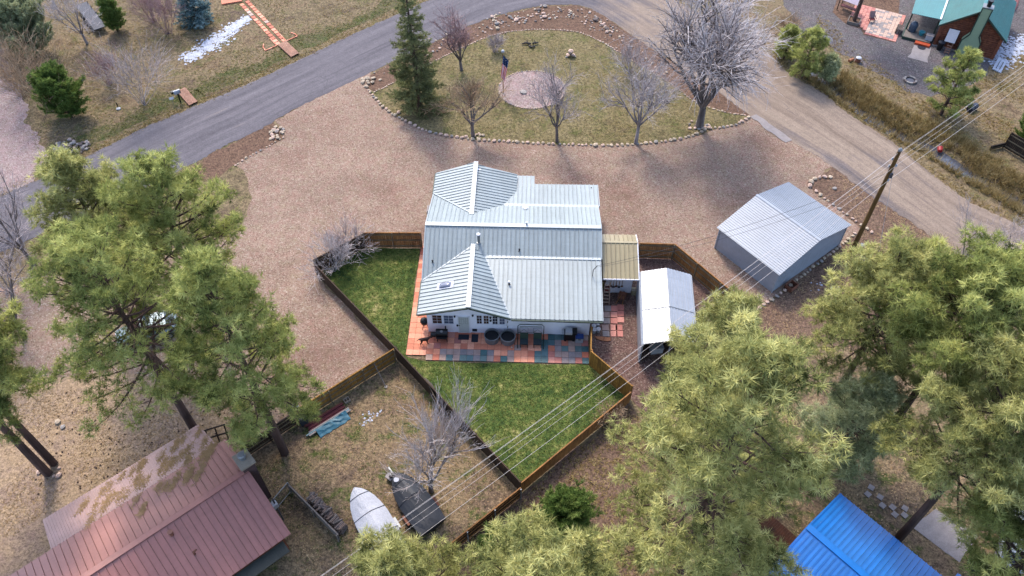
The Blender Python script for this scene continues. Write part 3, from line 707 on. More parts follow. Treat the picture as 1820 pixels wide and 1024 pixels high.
for x, y in ((0, 0), (gw, 0), (0, gl), (gw, gl)): MB().box((x, y, ge / 2), (.1, .1, ge)).build('corner_trim', M['white_metal'], garage)
CL, CR = Vector((9.12, 32.95, 0)), R(-4.2)
carport = thing('carport', 'tall white ribbed metal carport with open front inside the fenced side yard', 'carport', CL, CR)
cw, cl, ce, ct = 3.95, 6.75, 2.15, 2.85
corrugated(carport, [(cw / 2, 0, ct), (.12, 0, ce + .12), (.12, cl, ce + .12), (cw / 2, cl, ct)], (0, 1, 0), .235, M['white_metal'], 'roof_sheet')
corrugated(carport, [(cw / 2, 0, ct), (cw / 2, cl, ct), (cw - .12, cl, ce + .12), (cw - .12, 0, ce + .12)], (0, 1, 0), .235, M['white_metal'], 'roof_sheet')
corrugated(carport, [(.12, 0, ce + .12), (0, 0, ce - .1), (0, cl, ce - .1), (.12, cl, ce + .12)], (0, 1, 0), .235, M['white_metal'], 'eave_sheet')
corrugated(carport, [(cw - .12, 0, ce + .12), (cw - .12, cl, ce + .12), (cw, cl, ce - .1), (cw, 0, ce - .1)], (0, 1, 0), .235, M['white_metal'], 'eave_sheet')
corrugated(carport, [(0, 0, .02), (0, cl, .02), (0, cl, ce - .1), (0, 0, ce - .1)], (0, 1, 0), .235, M['white_metal'], 'side_sheet')
corrugated(carport, [(cw, 0, .02), (cw, cl, .02), (cw, cl, ce - .1), (cw, 0, ce - .1)], (0, 1, 0), .235, M['white_metal'], 'side_sheet')
MB().slab([(0.05, cl - .05, 0), (cw - .05, cl - .05, 0), (cw - .05, cl - .05, ce), (cw / 2, cl - .05, ct - .06), (.05, cl - .05, ce)], (0, -.03, 0)).build('back_sheet', M['white_metal'], carport)
for x in (.08, cw / 2, cw - .08): MB().box((x, .06, (ce if x != cw / 2 else ct) / 2 - .05), (.07, .07, (ce if x != cw / 2 else ct) - .1)).build('post', M['white_metal'], carport)
for y in (.06, cl / 2, cl - .1):
    f_ = MB(); f_.beam((.1, y, ce + .05), (cw / 2, y, ct - .06), .06, .06); f_.beam((cw - .1, y, ce + .05), (cw / 2, y, ct - .06), .06, .06); f_.build('truss', M['steel'], carport)
MB().beam((.1, cl * .45, ce + .185), (cw / 2, cl * .45, ct + .085), .05, .02).build('roof_seam', M['steel'], carport)
MB().beam((cw - .1, cl * .45, ce + .185), (cw / 2, cl * .45, ct + .085), .05, .02).build('roof_seam', M['steel'], carport)
tote = thing('storage_box', 'white lidded storage box inside the open carport', 'box', Vector((10.5, 34.0, 0)), R(8))
MB().box((0, 0, .3), (.9, .6, .6)).build('bin', M['white_pl'], tote); MB().box((0, 0, .63), (.96, .66, .06)).build('lid', M['white_pl'], tote)
# ================================================================ NEIGHBOUR HOUSES
# red-roofed house, lower left: x' runs along the ridge to the lower left, y' across
RL, RR = Vector((-15.85, 22.35, 0)), R(180 + 40.4)
red = thing('house', 'house with a long dull red ribbed metal roof, lean-to and square chimney', 'house', RL, RR)
# local x = along ridge away (lower left), local y: +y is towards the lower right
rl = 20.0
rf = [(0, 0, 4.0), (0, 4.35, 2.45), (rl, 4.35, 2.45), (rl, 0, 4.0)]
rbk = [(0, 0, 4.0), (rl, 0, 4.0), (rl, -3.4, 3.0), (0, -3.4, 3.0)]
roof_panels(red, rf, (0, 1, 0), .4, M['red_roof']); roof_panels(red, rbk, (0, 1, 0), .4, M['red_roof'])
corrugated(red, [(.55, -3.42, 3.0), (10.9, -3.42, 3.0), (10.75, -6.0, 2.35), (.75, -6.0, 2.35)], (0, 1, 0), .16, M['red_roof_old'], 'lean_to_roof')
cap(red, (-.02, 0, 4.1), (rl, 0, 4.1), .34, .05, M['red_roof'])
for a, b in (((-.03, 0, 4.0), (-.03, 4.35, 2.45)), ((-.03, 0, 4.0), (-.03, -3.4, 3.0))): cap(red, a, b, .06, .14, M['red_roof'], 'rake_trim')
w_ = MB(); w_.slab([(.35, -3.2, 0), (.35, 3.9, 0), (.35, 3.9, 2.5), (.35, 0, 3.9), (.35, -3.2, 3.0)], (.15, 0, 0)); w_.slab([(.5, 3.75, 0), (rl, 3.75, 0), (rl, 3.75, 2.55), (.5, 3.75, 2.55)], (0, .15, 0)); w_.slab([(.5, -3.2, 0), (rl, -3.2, 0), (rl, -3.2, 2.95), (.5, -3.2, 2.95)], (0, .15, 0))
w_.build('wall', M['log'], red)
for x in (.9, 4.2, 7.5, 10.5): MB().box((x, -5.8, 1.15), (.12, .12, 2.3)).build('post', M['fence_dark'], red)
corrugated(red, [(.5, 4.2, 2.0), (8, 4.2, 2.0), (8, 4.95, 1.85), (.5, 4.95, 1.85)], (0, 1, 0), .16, plain('grey_green_metal', A(96, 96, 84, .3), .7, .15), 'awning')
c_ = MB().box((-.15, -.35, 2.3), (.75, 1.0, 4.6)).build('chimney', plain('dark_rubble_chimney', A(104, 78, 76), .9, .3, 8, bump=.6), red)
MB().box((-.15, -.35, 4.66), (.95, 1.2, .14)).build('chimney_cap', M['chimney_cap'], c_)
MB().lathe([(.2, 4.73), (.2, 4.9), (.25, 4.91), (.26, 5.1), (.2, 5.18)], (-.15, -.45, 0), 14).build('flue', M['steel'], c_)
MB().lathe([(.2, 0), (.12, .02), (.1, .35), (.15, .36), (.15, .45)], (5.2, .7, 3.72), 10).build('vent_pipe', plain('copper_vent', A(170, 108, 84), .5, .2), red)
MB().tube([(4.75, 2.3, 3.25), (4.75, 2.3, 3.55), (4.55, 2.3, 3.62)], .06, 8).build('vent_pipe', M['rust'], red)
MB().box((-.25, 2.0, 2.2), (.35, .35, .4)).build('meter_box', M['white_pl'], red)
MB().tube([(-.3, 2.0, 0), (-.3, 2.0, 2.8), (-.3, 2.05, 3.0)], .05, 8).build('service_mast', M['strap'], red)
# timber rack by that house
rk = thing('wood_rack', 'dark timber sawhorse frame at the corner of the red metal lean-to roof', 'rack', G(389, 778), R(20))
for x in (-.6, 0, .6): MB().beam((x, -.3, 0), (x, .3, .9), .08, .08).build('leg', M['fence_old'], rk)
for z in (.35, .85): MB().beam((-.7, -.3 + .6 * z / .9, z + .06), (.7, -.3 + .6 * z / .9, z + .06), .08, .08).build('rail', M['fence_old'], rk)
# pine needles lying on the red roof
def blades_stuff(name, pts, normals, mat, L=(.12, .25), w=.02, per=1, seed=1):
    r = np.random.default_rng(seed); n = len(pts) * per
    P = np.repeat(np.asarray(pts), per, 0) + r.normal(0, .05, (n, 3)) * [1, 1, 0]
    a = r.uniform(0, 2 * np.pi, n); d = np.stack([np.cos(a), np.sin(a), np.zeros(n)], -1); s = np.stack([-np.sin(a), np.cos(a), np.zeros(n)], -1)
    l = r.uniform(*L, n)[:, None]
    V = np.stack([P - s * w / 2, P + s * w / 2, P + d * l + [0, 0, .015]], 1).reshape(-1, 3)
    return link_mesh(name, np_mesh(name, V, np.arange(3 * n).reshape(-1, 3), mat))
pts = []
r = np.random.default_rng(4)
for i in range(70):
    cx, cy = r.uniform(.8, 9.0), r.uniform(-5.7, -1.8)
    if cx > 6 and cy > -3.5: continue
    lx = r.uniform(.2, .9)
    for k in range(int(60 * (1.2 - cx / 11))):
        y = cy + r.normal(0, .22) ; x = cx + r.normal(0, .1) + (y - cy) * .8
        z = (3.0 + (y + 3.42) * .252 + .07) if y < -3.42 else (4.0 + y * .294 + .12)
        if .5 < x < 10.8 and -6 < y < 0: pts.append((x, y, z))
o = blades_stuff('roof_needles', pts, None, plain('dry_pine_needles', A(184, 146, 100, .55), .95, .2, 3), (.15, .35), .035, 2)
o.location = RL; o.rotation_euler = (0, 0, RR); tag(o, 'drifts of dry pine needles lying on the red metal roof', 'pine needles', kind='stuff')

# blue-roofed house, lower right
BL, BR = Vector((17.05, 19.0, 0)), R(-48.6)
blue = thing('house', 'house with a bright blue ribbed metal gable roof between the tall pines', 'house', BL, BR)
bl = 14.0
roof_panels(blue, [(0, 0, 3.5), (bl, 0, 3.5), (bl, 3.9, 2.4), (0, 3.9, 2.4)], (0, 1, 0), .3, M['blue_roof']); roof_panels(blue, [(0, 0, 3.5), (0, -3.9, 2.4), (bl, -3.9, 2.4), (bl, 0, 3.5)], (0, 1, 0), .3, M['blue_roof'])
cap(blue, (-.02, 0, 3.6), (bl, 0, 3.6), .4, .05, M['blue_roof'])
for s_ in (-1, 1): cap(blue, (-.04, 0, 3.5), (-.04, 3.9 * s_, 2.4), .06, .14, M['blue_roof'], 'rake_trim')
w_ = MB(); w_.slab([(.4, -3.5, 0), (.4, 3.5, 0), (.4, 3.5, 2.45), (.4, 0, 3.4), (.4, -3.5, 2.45)], (.15, 0, 0)); w_.slab([(.55, 3.35, 0), (bl, 3.35, 0), (bl, 3.35, 2.5), (.55, 3.35, 2.5)], (0, .15, 0)); w_.slab([(.55, -3.5, 0), (bl, -3.5, 0), (bl, -3.5, 2.5), (.55, -3.5, 2.5)], (0, .15, 0))
w_.build('wall', M['deck'], blue)
vp = MB().lathe([(.16, 0), (.1, .03), (.1, .35)], (4.2, -.55, 3.36), 10).build('vent_pipe', M['white'], blue); MB().lathe([(.14, .36), (.15, .5), (.06, .56)], (4.2, -.55, 3.36), 10).build('vent_cap', M['white'], vp)
corrugated(blue, [(7.2, 3.95, 2.3), (9.6, 3.95, 2.3), (9.6, 5.0, 2.0), (7.2, 5.0, 2.0)], (0, 1, 0), .3, M['blue_roof'], 'porch_roof')
deck = thing('deck', 'red-brown plank deck beside the blue roofed house under the pines', 'deck', BL, BR)
for i in range(20): MB().box((-.2 - i * .15 - .075, -.9, .5), (.14, 3.2, .05)).build('plank', M['deck'], deck)
for x in (-.3, -3.1):
    for y in (-2.4, .6): MB().box((x, y, .24), (.12, .12, .48)).build('post', M['fence_dark'], deck)
# concrete pad, steps and fallen trunk beyond the blue roof
sheet('concrete_pad', [(1622, 938), (1662, 905), (1738, 952), (1705, 1000)], .03, M['concrete'], .03)
sp_ = thing('stepping_path', None, None); sp_['kind'] = 'structure'
for px, py in [(1548, 867), (1542, 879), (1564, 884), (1568, 899), (1586, 902), (1608, 904), (1590, 915), (1607, 916)]:
    p = G(px, py); MB().box((p.x, p.y, .035), (.36, .36, .05), random.uniform(.6, .9)).build('stepping_stone', M['concrete'], sp_)
tr = thing('tractor_tyre', 'large black rubber ring lying on litter at the lower right corner', 'tyre', G(1736, 1006), 0)
MB().lathe([(.42, .02), (.55, 0), (.6, .1), (.55, .2), (.42, .18), (.4, .1), (.42, .02)], (0, 0, 0), 24).build('tread', M['rubber'], tr)

# log cabin, upper right
p0 = G(1661, 79); CBR = R(-28.5)
cabin = thing('log_cabin', 'dark red log cabin with teal metal roof and green sided chimney', 'cabin', p0, CBR)
cwid, cpk, ceh, dep = 5.56, 4.75, 2.45, 8.0
lg = MB()
for i in range(20):
    z = .12 + i * .22
    if z < ceh: x0, x1 = 0, cwid
    else:
        k = (z - ceh) / (cpk - ceh); x0, x1 = k * cwid / 2, cwid - k * cwid / 2
    if x1 - x0 > .3: lg.tube([(x0, 0, z), (x1, 0, z)], .12, 8)
    if z < ceh:
        lg.tube([(0, 0.1, z + .1), (0, dep, z + .1)], .12, 8); lg.tube([(cwid, .1, z + .1), (cwid, dep, z + .1)], .12, 8)
tag(lg.build('log', M['log'], cabin), kind='stuff')
for x in (-.05, cwid + .05): MB().box((x, -.05, ceh / 2), (.3, .3, ceh)).build('corner_post', M['log'], cabin)
MB().box((cwid / 2, .0, .03), (cwid + .5, .7, .1)).build('foundation', M['concrete'], cabin)
corrugated(cabin, [(cwid / 2, -.45, cpk + .12), (-.4, -.45, ceh - .1), (-.4, dep, ceh - .1), (cwid / 2, dep, cpk + .12)], (1, 0, 0), .22, M['teal_roof'], 'roof_sheet')
corrugated(cabin, [(cwid / 2, -.45, cpk + .12), (cwid / 2, dep, cpk + .12), (cwid + .5, dep, ceh - .1), (cwid + .5, -.45, ceh - .1)], (1, 0, 0), .22, M['teal_roof'], 'roof_sheet')
cap(cabin, (cwid / 2, -.47, cpk + .2), (cwid / 2, dep, cpk + .2), .3, .05, M['teal_roof'])
for a, b in (((cwid / 2, -.47, cpk + .06), (-.4, -.47, ceh - .14)), ((cwid / 2, -.47, cpk + .06), (cwid + .5, -.47, ceh - .14))): cap(cabin, a, b, .06, .16, M['green_trim'], 'rake_board')
ch_poly = [(2.15, 0), (3.95, 0), (3.75, 1.75), (3.5, 2.25), (3.52, 5.3), (2.55, 5.3), (2.78, 2.25), (2.2, 1.5)]
ch_poly = [(2.15, 0), (3.95, 0), (3.95, 1.6), (3.52, 2.35), (3.52, 5.35), (2.62, 5.35), (2.62, 2.35), (2.15, 1.6)]
c_ = MB().slab([(x, -.75, z) for x, z in ch_poly], (0, .75, 0)).build('chimney', M['green_siding'], cabin)
for a, b in zip(ch_poly[1:], ch_poly[2:] + ch_poly[:1]):
    if a[1] + b[1] > .1: MB().beam((a[0], -.74, a[1]), (b[0], -.74, b[1]), .1, .1).build('corner_board', M['green_trim'], c_)
MB().box((3.07, -.38, 5.4), (1.0, .85, .08)).build('chimney_cap', M['steel'], c_)
MB().lathe([(.2, 5.44), (.2, 5.9), (.26, 5.92), (.26, 6.05)], (3.07, -.38, 0), 12).build('flue', M['black'], c_)
# porch roof to the left
corrugated(cabin, [(-.4, .6, ceh - .02), (-.4, dep, ceh - .02), (-3.6, dep, 2.15), (-3.3, .9, 2.15)], (0, 1, 0), .22, M['teal_roof'], 'porch_roof')
cap(cabin, (-.45, .55, ceh + .06), (-.45, dep, ceh + .06), .16, .06, M['white'], 'flashing')
for x, y in ((-3.2, 1.1), (-.5, .7)): MB().box((x, y, 1.05), (.14, .14, 2.1)).build('post', M['green_trim'], cabin)
dk = thing('porch', 'raised porch floor under teal roof edge, left of the green chimney', 'porch', p0, CBR)
for i in range(18): MB().box((-3.3 + i * .16, .9, .28), (.15, 2.8, .05)).build('plank', M['green_trim'] if i in (0,) else M['grey_wood'], dk)
MB().box((-1.9, -.52, .14), (2.8, .06, .28)).build('skirting', M['green_trim'], dk)
MB().box((-1.15, -.8, .12), (1.5, .5, .24)).build('step', M['orange'], dk)
sheet('cabin_path', [(1626, 78), (1655, 85), (1648, 105), (1649, 112), (1612, 102), (1619, 96)], .03, M['concrete'], .03)
def loc_at(root, x, y, z=0): return Matrix.Translation(root.location) @ Matrix.Rotation(root.rotation_euler.z, 4, 'Z') @ Vector((x, y, z))
mt = tag(MB().lathe([(.4, 0), (.42, .02), (.4, .03)], (0, 0, 0), 16).build('door_mat', M['dark_mat']), 'oval dark doormat below the orange cabin step', 'doormat'); mt.location = loc_at(cabin, -1.1, -1.3, .05)
# things on and by the porch
t = thing('covered_grill', 'blue-grey hooded grill on the cabin porch', 'grill', loc_at(cabin, -2.6, 1.0, .31), CBR)
MB().lathe([(.38, 0), (.42, .5), (.4, .8), (.25, 1.0), (.08, 1.06)], (0, 0, 0), 10).build('cover', plain('slate_cover', A(90, 104, 124), .5, .2), t); MB().box((0, 0, -.0), (.7, .7, .06)).build('base', M['black'], t)
t = thing('plastic_tub', 'turquoise tub on the cabin porch', 'tub', loc_at(cabin, -1.6, .6, .31), CBR); MB().lathe([(.22, 0), (.3, .35), (.33, .36), (.33, .4), (.28, .4)], (0, 0, 0), 14).build('tub', M['turq'], t); MB().box((0, 0, .42), (.4, .06, .03)).build('handle', M['turq'], t)
t = thing('storage_box', 'pale grey lidded box at the front of the cabin porch', 'box', loc_at(cabin, -.75, .1, .31), CBR); MB().box((0, 0, .25), (.7, .5, .5)).build('bin', M['white_pl'], t); MB().box((0, 0, .53), (.76, .56, .06)).build('lid', M['concrete'], t)
t = thing('firewood_stack', 'small rack of split firewood left of the cabin porch', 'firewood', loc_at(cabin, -3.9, .6), CBR)
for i in range(18): MB().tube([(-.25, (i % 6) * .2 - .5, .15 + (i // 6) * .18), (.3, (i % 6) * .2 - .5, .15 + (i // 6) * .18)], .085, 6).build('log', M['firewood'], t)
for y in (-.65, .65): MB().box((0, y, .4), (.06, .06, .8)).build('post', M['steel'], t)
t = thing('leaning_table', 'pale folded table top leaning on the log wall', 'table', loc_at(cabin, 1.2, -.62), CBR)
MB().box((0, .27, 1.55), (1.0, .06, 1.3), 0, R(-18)).build('table_top', plain('pale_laminate', A(206, 196, 196, .8), .6, .05), t)
for x in (-.4, .4): MB().beam((x, .05, .95), (x, -.22, 0), .05, .05).build('leg', M['grey_wood'], t)
MB().box((0, .34, 1.53), (1.1, .04, 1.4), 0, R(-18)).build('frame', M['dark_mat'], t)
t = thing('sled', 'small wooden sled leaning below the pale table top', 'sled', loc_at(cabin, 1.35, -1.15), CBR)
for x in (-.2, .2): MB().beam((x, -.2, 0), (x, .25, 1.0), .05, .06).build('runner', M['rust'], t)
for i in range(4): MB().box((0, -.12 + i * .09, .2 + i * .2), (.5, .05, .06)).build('slat', M['plank'], t)
t = thing('rubbish_bin', 'black lidded bin standing against the log wall', 'bin', loc_at(cabin, .55, -.75), CBR); MB().lathe([(.25, 0), (.32, .8), (.34, .82)], (0, 0, 0), 12).build('bin', M['black'], t); MB().lathe([(.35, .82), (.35, .88), (.1, .98)], (0, 0, 0), 12).build('lid', M['dark_mat'], t)
t = thing('snow_covered_board', 'white sheet with dark poles lying in snow beside the cabin corner', 'board', loc_at(cabin, cwid + .9, -.9), CBR)
MB().box((0, 0, .08), (.9, 2.4, .1), R(-6), 0, R(12)).build('sheet', M['snow'], t); MB().beam((-.25, -.9, .24), (-.05, .6, .24), .07, .05).build('pole', M['black'], t); MB().beam((.1, -.8, .14), (.3, .7, .14), .07, .05).build('pole', M['black'], t)
t = thing('canoe', 'faded red canoe lying behind the teal roof at the right edge', 'canoe', G(1803, 4), R(62))
vs = []; prof = [(-2.2, .02), (-1.6, .3), (-.6, .43), (.6, .43), (1.6, .3), (2.2, .02)]
for x, w in prof: vs += [Vector((x, -w, .05)), Vector((x, -w * .55, .33 + abs(x) * .03)), Vector((x, 0, .42 + abs(x) * .03)), Vector((x, w * .55, .33 + abs(x) * .03)), Vector((x, w, .05))]
MB().add(vs, [(i * 5 + k, i * 5 + k + 1, (i + 1) * 5 + k + 1, (i + 1) * 5 + k) for i in range(5) for k in range(4)]).build('hull', plain('faded_red_hull', A(196, 96, 88), .6, .15), t, True)
MB().tube([(-2.1, 0, .5), (0, 0, .46), (2.1, 0, .5)], .03, 6).build('keel', M['maroon'], t)
# paver patio of the cabin
cp = thing('cabin_patio', None, None); cp['kind'] = 'structure'
sheet('cabin_patio_bed', [(1484, 10), (1498, -30), (1600, -30), (1597, 40), (1590, 76), (1535, 62), (1530, 52), (1502, 42), (1480, 22)], .02, M['reddirt'], .02)
ax, ay = (G(1590, 74) - G(1536, 60)).normalized(), None; ay = Vector((-ax.y, ax.x, 0)); q0 = G(1536, 61); rzp = math.atan2(ax.y, ax.x)
for i in range(-6, 9):
    for j in range(0, 16):
        p = q0 + ax * (i * .36 + .18) + ay * (j * .36 + .18)
        if i < 0 and j < -i * .9 + 1: continue
        MB().box((p.x, p.y, .045), (.34, .34, .05), rzp).build('paver', random.choice([M['concrete']] * 2 + [M['stone_pink']] * 4 if 0 <= i < 8 and j > 0 else M['pav_r']), cp)
t = thing('swing_bench', 'pale slatted bench seat canopy at the edge of the cabin patio', 'bench', G(1506, 20), rzp + R(-14))
for i in range(6): MB().box((0, -.55 + i * .22, 1.35), (2.2, .19, .03)).build('slat', plain('pale_striped_canvas', A(206, 190, 204), .8, .12) if i == 0 else bpy.data.materials['pale_striped_canvas'], t)
for x in (-1, 1):
    for y in (-.5, .5): MB().box((x, y, .66), (.07, .07, 1.3)).build('post', M['fence_dark'], t)
MB().box((0, .1, .42), (1.7, .5, .06)).build('seat', M['maroon'], t)
t = thing('lawn_chair', 'maroon folding lawn chair on the cabin paver patio', 'chair', G(1548, 40), rzp + R(25))
MB().box((0, 0, .42), (.55, .55, .05)).build('seat', M['maroon'], t); MB().box((0, .36, .75), (.55, .06, .7), 0, R(-20)).build('backrest', plain('striped_cloth', A(200, 160, 156), .8, .3, 14), t)
for x in (-.25, .25):
    for y in (-.25, .25): MB().box((x, y, .2), (.04, .04, .4)).build('leg', M['black'], t)
    MB().box((x * 1.2, 0, .62), (.06, .6, .04)).build('armrest', M['maroon'], t)
t = thing('planter', 'square wooden planter box with soil around the pine trunk', 'planter', G(1517, 40), rzp)
for a, b in (((-.6, -.6), (.6, -.6)), ((.6, -.6), (.6, .6)), ((.6, .6), (-.6, .6)), ((-.6, .6), (-.6, -.6))): MB().beam((*a, .17), (*b, .17), .08, .34).build('side_board', M['grey_wood'], t)
MB().box((0, 0, .13), (1.1, 1.1, .22)).build('soil', M['reddirt'], t)
# fire ring, stumps, well cover in the cabin yard
t = thing('fire_ring', 'round stone fire ring with ashes on grey gravel', 'fire ring', G(1617, 144), 0)
for i in range(11): MB().box((.55 * math.cos(i * .571), .55 * math.sin(i * .571), .1), (.3, .18, .2), i * .571 + 1.57).build('stone', M['stone_grey' if i % 3 else 'stone_dark'], t)
MB().lathe([(.45, .02), (.44, .05), (.1, .07)], (0, 0, 0), 14).build('ash', plain('ash', A(140, 138, 146), .95, .3, 8), t)
t = thing('ash_pile', 'low grey heap of ash and gravel at the cabin yard edge', 'heap', G(1466, 70), 0); MB().lathe([(.9, .0), (.7, .06), (.45, .13), (.1, .17)], (0, 0, 0), 12).build('mound', bpy.data.materials['ash'], t)
t = thing('tree_stump', 'sawn stump topped by a pale cap beside the dry ditch grass', 'stump', G(1524, 110), 0); MB().lathe([(.3, 0), (.26, .3), (.25, .45)], (0, 0, 0), 10).build('stump', M['rust'], t); MB().lathe([(.28, .45), (.3, .5), (.2, .56)], (0, 0, 0), 10).build('cap', M['white_pl'], t)
t = thing('round_log', 'short round log lying next to the capped stump', 'log', G(1512, 109), R(30)); MB().tube([(-.3, 0, .15), (.3, 0, .15)], .15, 10).build('bark', M['rust_orange'], t)
t = thing('bird', 'small black and white dog-sized garden ornament on grey gravel', 'ornament', G(1708, 106), R(40))
MB().lathe([(.05, 0), (.14, .1), (.15, .3), (.08, .45), (.1, .52), (.04, .62)], (0, 0, 0), 10).build('body', M['black'], t); MB().lathe([(.02, .12), (.06, .2), (.06, .32), (.02, .4)], (-.1, -.08, 0), 8).build('breast', M['white_pl'], t)
t.name = 'garden_ornament'; t['label'] = 'small black and white garden ornament on the grey gravel before the cabin'

# ================================================================ FENCES
def fence(label, a, b, h, mat, side, post_mat, posts=2.4, rails=True, name='wooden_fence', rail_mat=None, seed=0, lap=.0):
    A_, B_ = (G(*a) if len(a) == 2 else Vector(a)), (G(*b) if len(b) == 2 else Vector(b)); d = B_ - A_; L = d.length; rz = math.atan2(d.y, d.x)
    f = thing(name, label, 'fence', A_, rz, 'fences around the yards')
    r = random.Random(seed + int(L * 100)); pk = MB(); n = int(L / .148)
    for i in range(n):
        hh = h + r.uniform(-.025, .025); x = (i + .5) * L / n
        pk.box((x, r.uniform(-.006, .006), .05 + (hh - .05) / 2), (L / n - .009, .022, hh - .05), 0, r.uniform(-.012, .012), r.uniform(-.006, .006))
    tag(pk.build('picket', mat, f), kind='stuff')
    if rails:
        for z in (.3, h * .55, h - .2): MB().box((L / 2, side * .04, z), (L - .02, .045, .09)).build('rail', rail_mat or M['rail'], f)
    k = max(1, round(L / posts))
    for i in range(k + 1):
        MB().tube([(min(max(L * i / k, .06), L - .06), side * .10, 0), (min(max(L * i / k, .06), L - .06), side * .10, h + .02)], .045, 8).build('post', post_mat, f)
    MB().box((L / 2, side * .008, h + .04), (L, .08, .035)).build('top_rail', rail_mat or mat, f)
    return f
F = M
fence('golden brown fence run between lawn and gravel left of the house', (649, 441), (752, 441), 1.78, F['fence_mid'], -1, F['rail'])
fence('short fence run behind the bare shrub at the lawn corner', (563, 487), (649, 441), 1.6, F['fence_dark'], -1, F['rail'])
fence('dark fence run along the left lawn edge beside pink gravel', (563, 489), (706, 638), 1.35, F['fence_dark'], 1, F['fence_dark'])
fence('dark fence run between the big lawn and the boat yard', (706, 639), (925, 876), 1.4, F['fence_dark'], 1, F['fence_dark'])
fence('dark brown fence run along the lower right lawn edge', (926, 876), (1118, 716), 1.35, F['fence_mid'], 1, F['fence_dark'])
fence('bright golden fence run between lawn and side yard gravel', (1047, 650), (1119, 712), 1.75, F['fence_gold'], 1, F['fence_mid'])
fence('short golden fence piece from house corner across the patio end', (5.72, 34.9, 0), G(1047, 648)[:], 1.75, F['fence_gold'], 1, F['fence_mid'])
fence('fence run with steel posts behind the tan roofed shed', (1131, 459), (1194, 461), 1.75, F['fence_mid'], -1, F['rail'])
fence('long diagonal fence run beside the carport and metal garage', (1194, 461), (1318, 566), 1.75, F['fence_mid'], -1, F['rail'])
fence('brown fence run with steel posts below the lawn corner', (781, 1000), (925, 884), 1.35, F['fence_dark'], -1, F['steel'], rail_mat=M['fence_mid'])
fence('golden fence run between gravel drive and boat yard', (529, 753), (704, 642), 1.5, F['fence_gold'], -1, F['rail'])
fence('dark fence run behind the red roofed house under the pine', (436, 815), (528, 754), 1.4, F['fence_old'], -1, F['fence_old'])
fence('dark board fence by the dry grass at the right edge', (1782, 262), (1880, 320), 1.7, F['fence_old'], -1, F['fence_old'])
fence('loose low tail of dark boards beside the ditch', (1757, 268), (1782, 262), .5, F['fence_old'], -1, F['fence_old'])
# wire panel and woodpile
def pipe_fence(label, a, b, h):
    A_, B_ = G(*a), G(*b); d = B_ - A_; L = d.length
    f = thing('wire_fence', label, 'fence', A_, math.atan2(d.y, d.x))
    for z in (.05, h): MB().tube([(0, 0, z), (L, 0, z)], .035, 6).build('rail', M['steel'], f)
    n = max(1, round(L / 1.6))
    for i in range(n + 1): MB().tube([(L * i / n, 0, 0), (L * i / n, 0, h)], .04, 6).build('post', M['steel'], f)
    w = MB(); k = int(L / .12)
    for i in range(k): w.beam((i * .12, 0, .06), (i * .12 + .12, 0, h - .02), .008, .008); w.beam((i * .12 + .12, 0, .06), (i * .12, 0, h - .02), .008, .008)
    for i in range(12): w.beam((0, 0, h * (i + .5) / 12), (L, 0, h * (i + .5) / 12), .007, .007)
    tag(w.build('mesh', M['strap'], f), kind='stuff')
pipe_fence('galvanised wire gate panel beside the red metal roof', (490, 906), (518, 873), 1.2)
fence('grey weathered low board fence holding the woodpile', (519, 874), (606, 962), .95, M['grey_wood'], -1, M['grey_wood'], rails=False, name='low_fence', rail_mat=M['grey_wood'])
wp = thing('woodpile', 'long heap of split grey firewood stacked against the low board fence', 'woodpile', G(552, 884), math.atan2((G(612, 945) - G(552, 884)).y, (G(612, 945) - G(552, 884)).x))
wl = (G(612, 945) - G(552, 884)).length; r = random.Random(5)
for i in range(150):
    x = r.uniform(0, wl); lay = r.choice((0, 0, 1, 1, 2)); a = r.gauss(1.57, .15 if x > wl * .45 else .6); p = Vector((x, r.uniform(-.1, .1), .12 + lay * .17)); q = Vector((math.cos(a), math.sin(a), r.uniform(-.12, .12))) * r.uniform(.2, .34)
    rr = r.uniform(.06, .1); MB().tube([p - q, p + q], [rr, rr * r.uniform(.8, 1)], 5).build('log', M[r.choice(('firewood', 'firewood', 'grey_wood', 'stone_dark'))], wp)

# ================================================================ STONE BORDERS
def rock_mesh(seed, n=2):
    bm = bmesh.new(); bmesh.ops.create_icosphere(bm, subdivisions=1, radius=.5); r = random.Random(seed)
    for v in bm.verts: v.co *= r.uniform(.78, 1.12); v.co.z *= .75
    me = bpy.data.meshes.new('stone'); bm.to_mesh(me); bm.free(); return me
ROCKS = []
for mk in ('stone', 'stone_grey', 'stone_pink', 'stone_dark'):
    for s_ in range(4):
        me = rock_mesh(s_ * 7 + len(ROCKS)); me.materials.append(M[mk]); ROCKS.append(me)
def rock(parent, p, s, pool=None, r=random):
    o = link_mesh('stone', r.choice(pool or ROCKS), parent); o.location = p; o.scale = (s * r.uniform(.8, 1.25), s * r.uniform(.8, 1.2), s * r.uniform(.65, .95)); o.rotation_euler = (r.uniform(-.2, .2), r.uniform(-.2, .2), r.uniform(0, 6.28)); return o
def border(label, px, s, gap, curve=True, pool=None, cat='stone border', jit=.05):
    W = [G(*p) for p in px]; L = smooth_line(W, .1) if curve else smooth_line(W, .1)
    b = thing('stone_border', label, cat, W[0]); acc = 0; last = L[0]; r = random.Random(len(px) * 31)
    nxt = 0
    for p in L:
        acc += (p - last).length; last = p
        if acc >= nxt:
            ss = s * r.uniform(.75, 1.3); rock(b, p - W[0] + Vector((r.uniform(-jit, jit), r.uniform(-jit, jit), ss * .22)), ss, pool, r); nxt = acc + ss * gap
    return b
TAN = ROCKS[0:4] + ROCKS[8:12] + ROCKS[4:6]
border('row of tan stones edging the curved front of the island lawn', LOWER_BORDER, .38, 1.05, pool=TAN)
border('thin row of small pale stones along the island top edge', UPPER_BORDER, .2, 1.0, pool=ROCKS[8:12] + ROCKS[0:4])
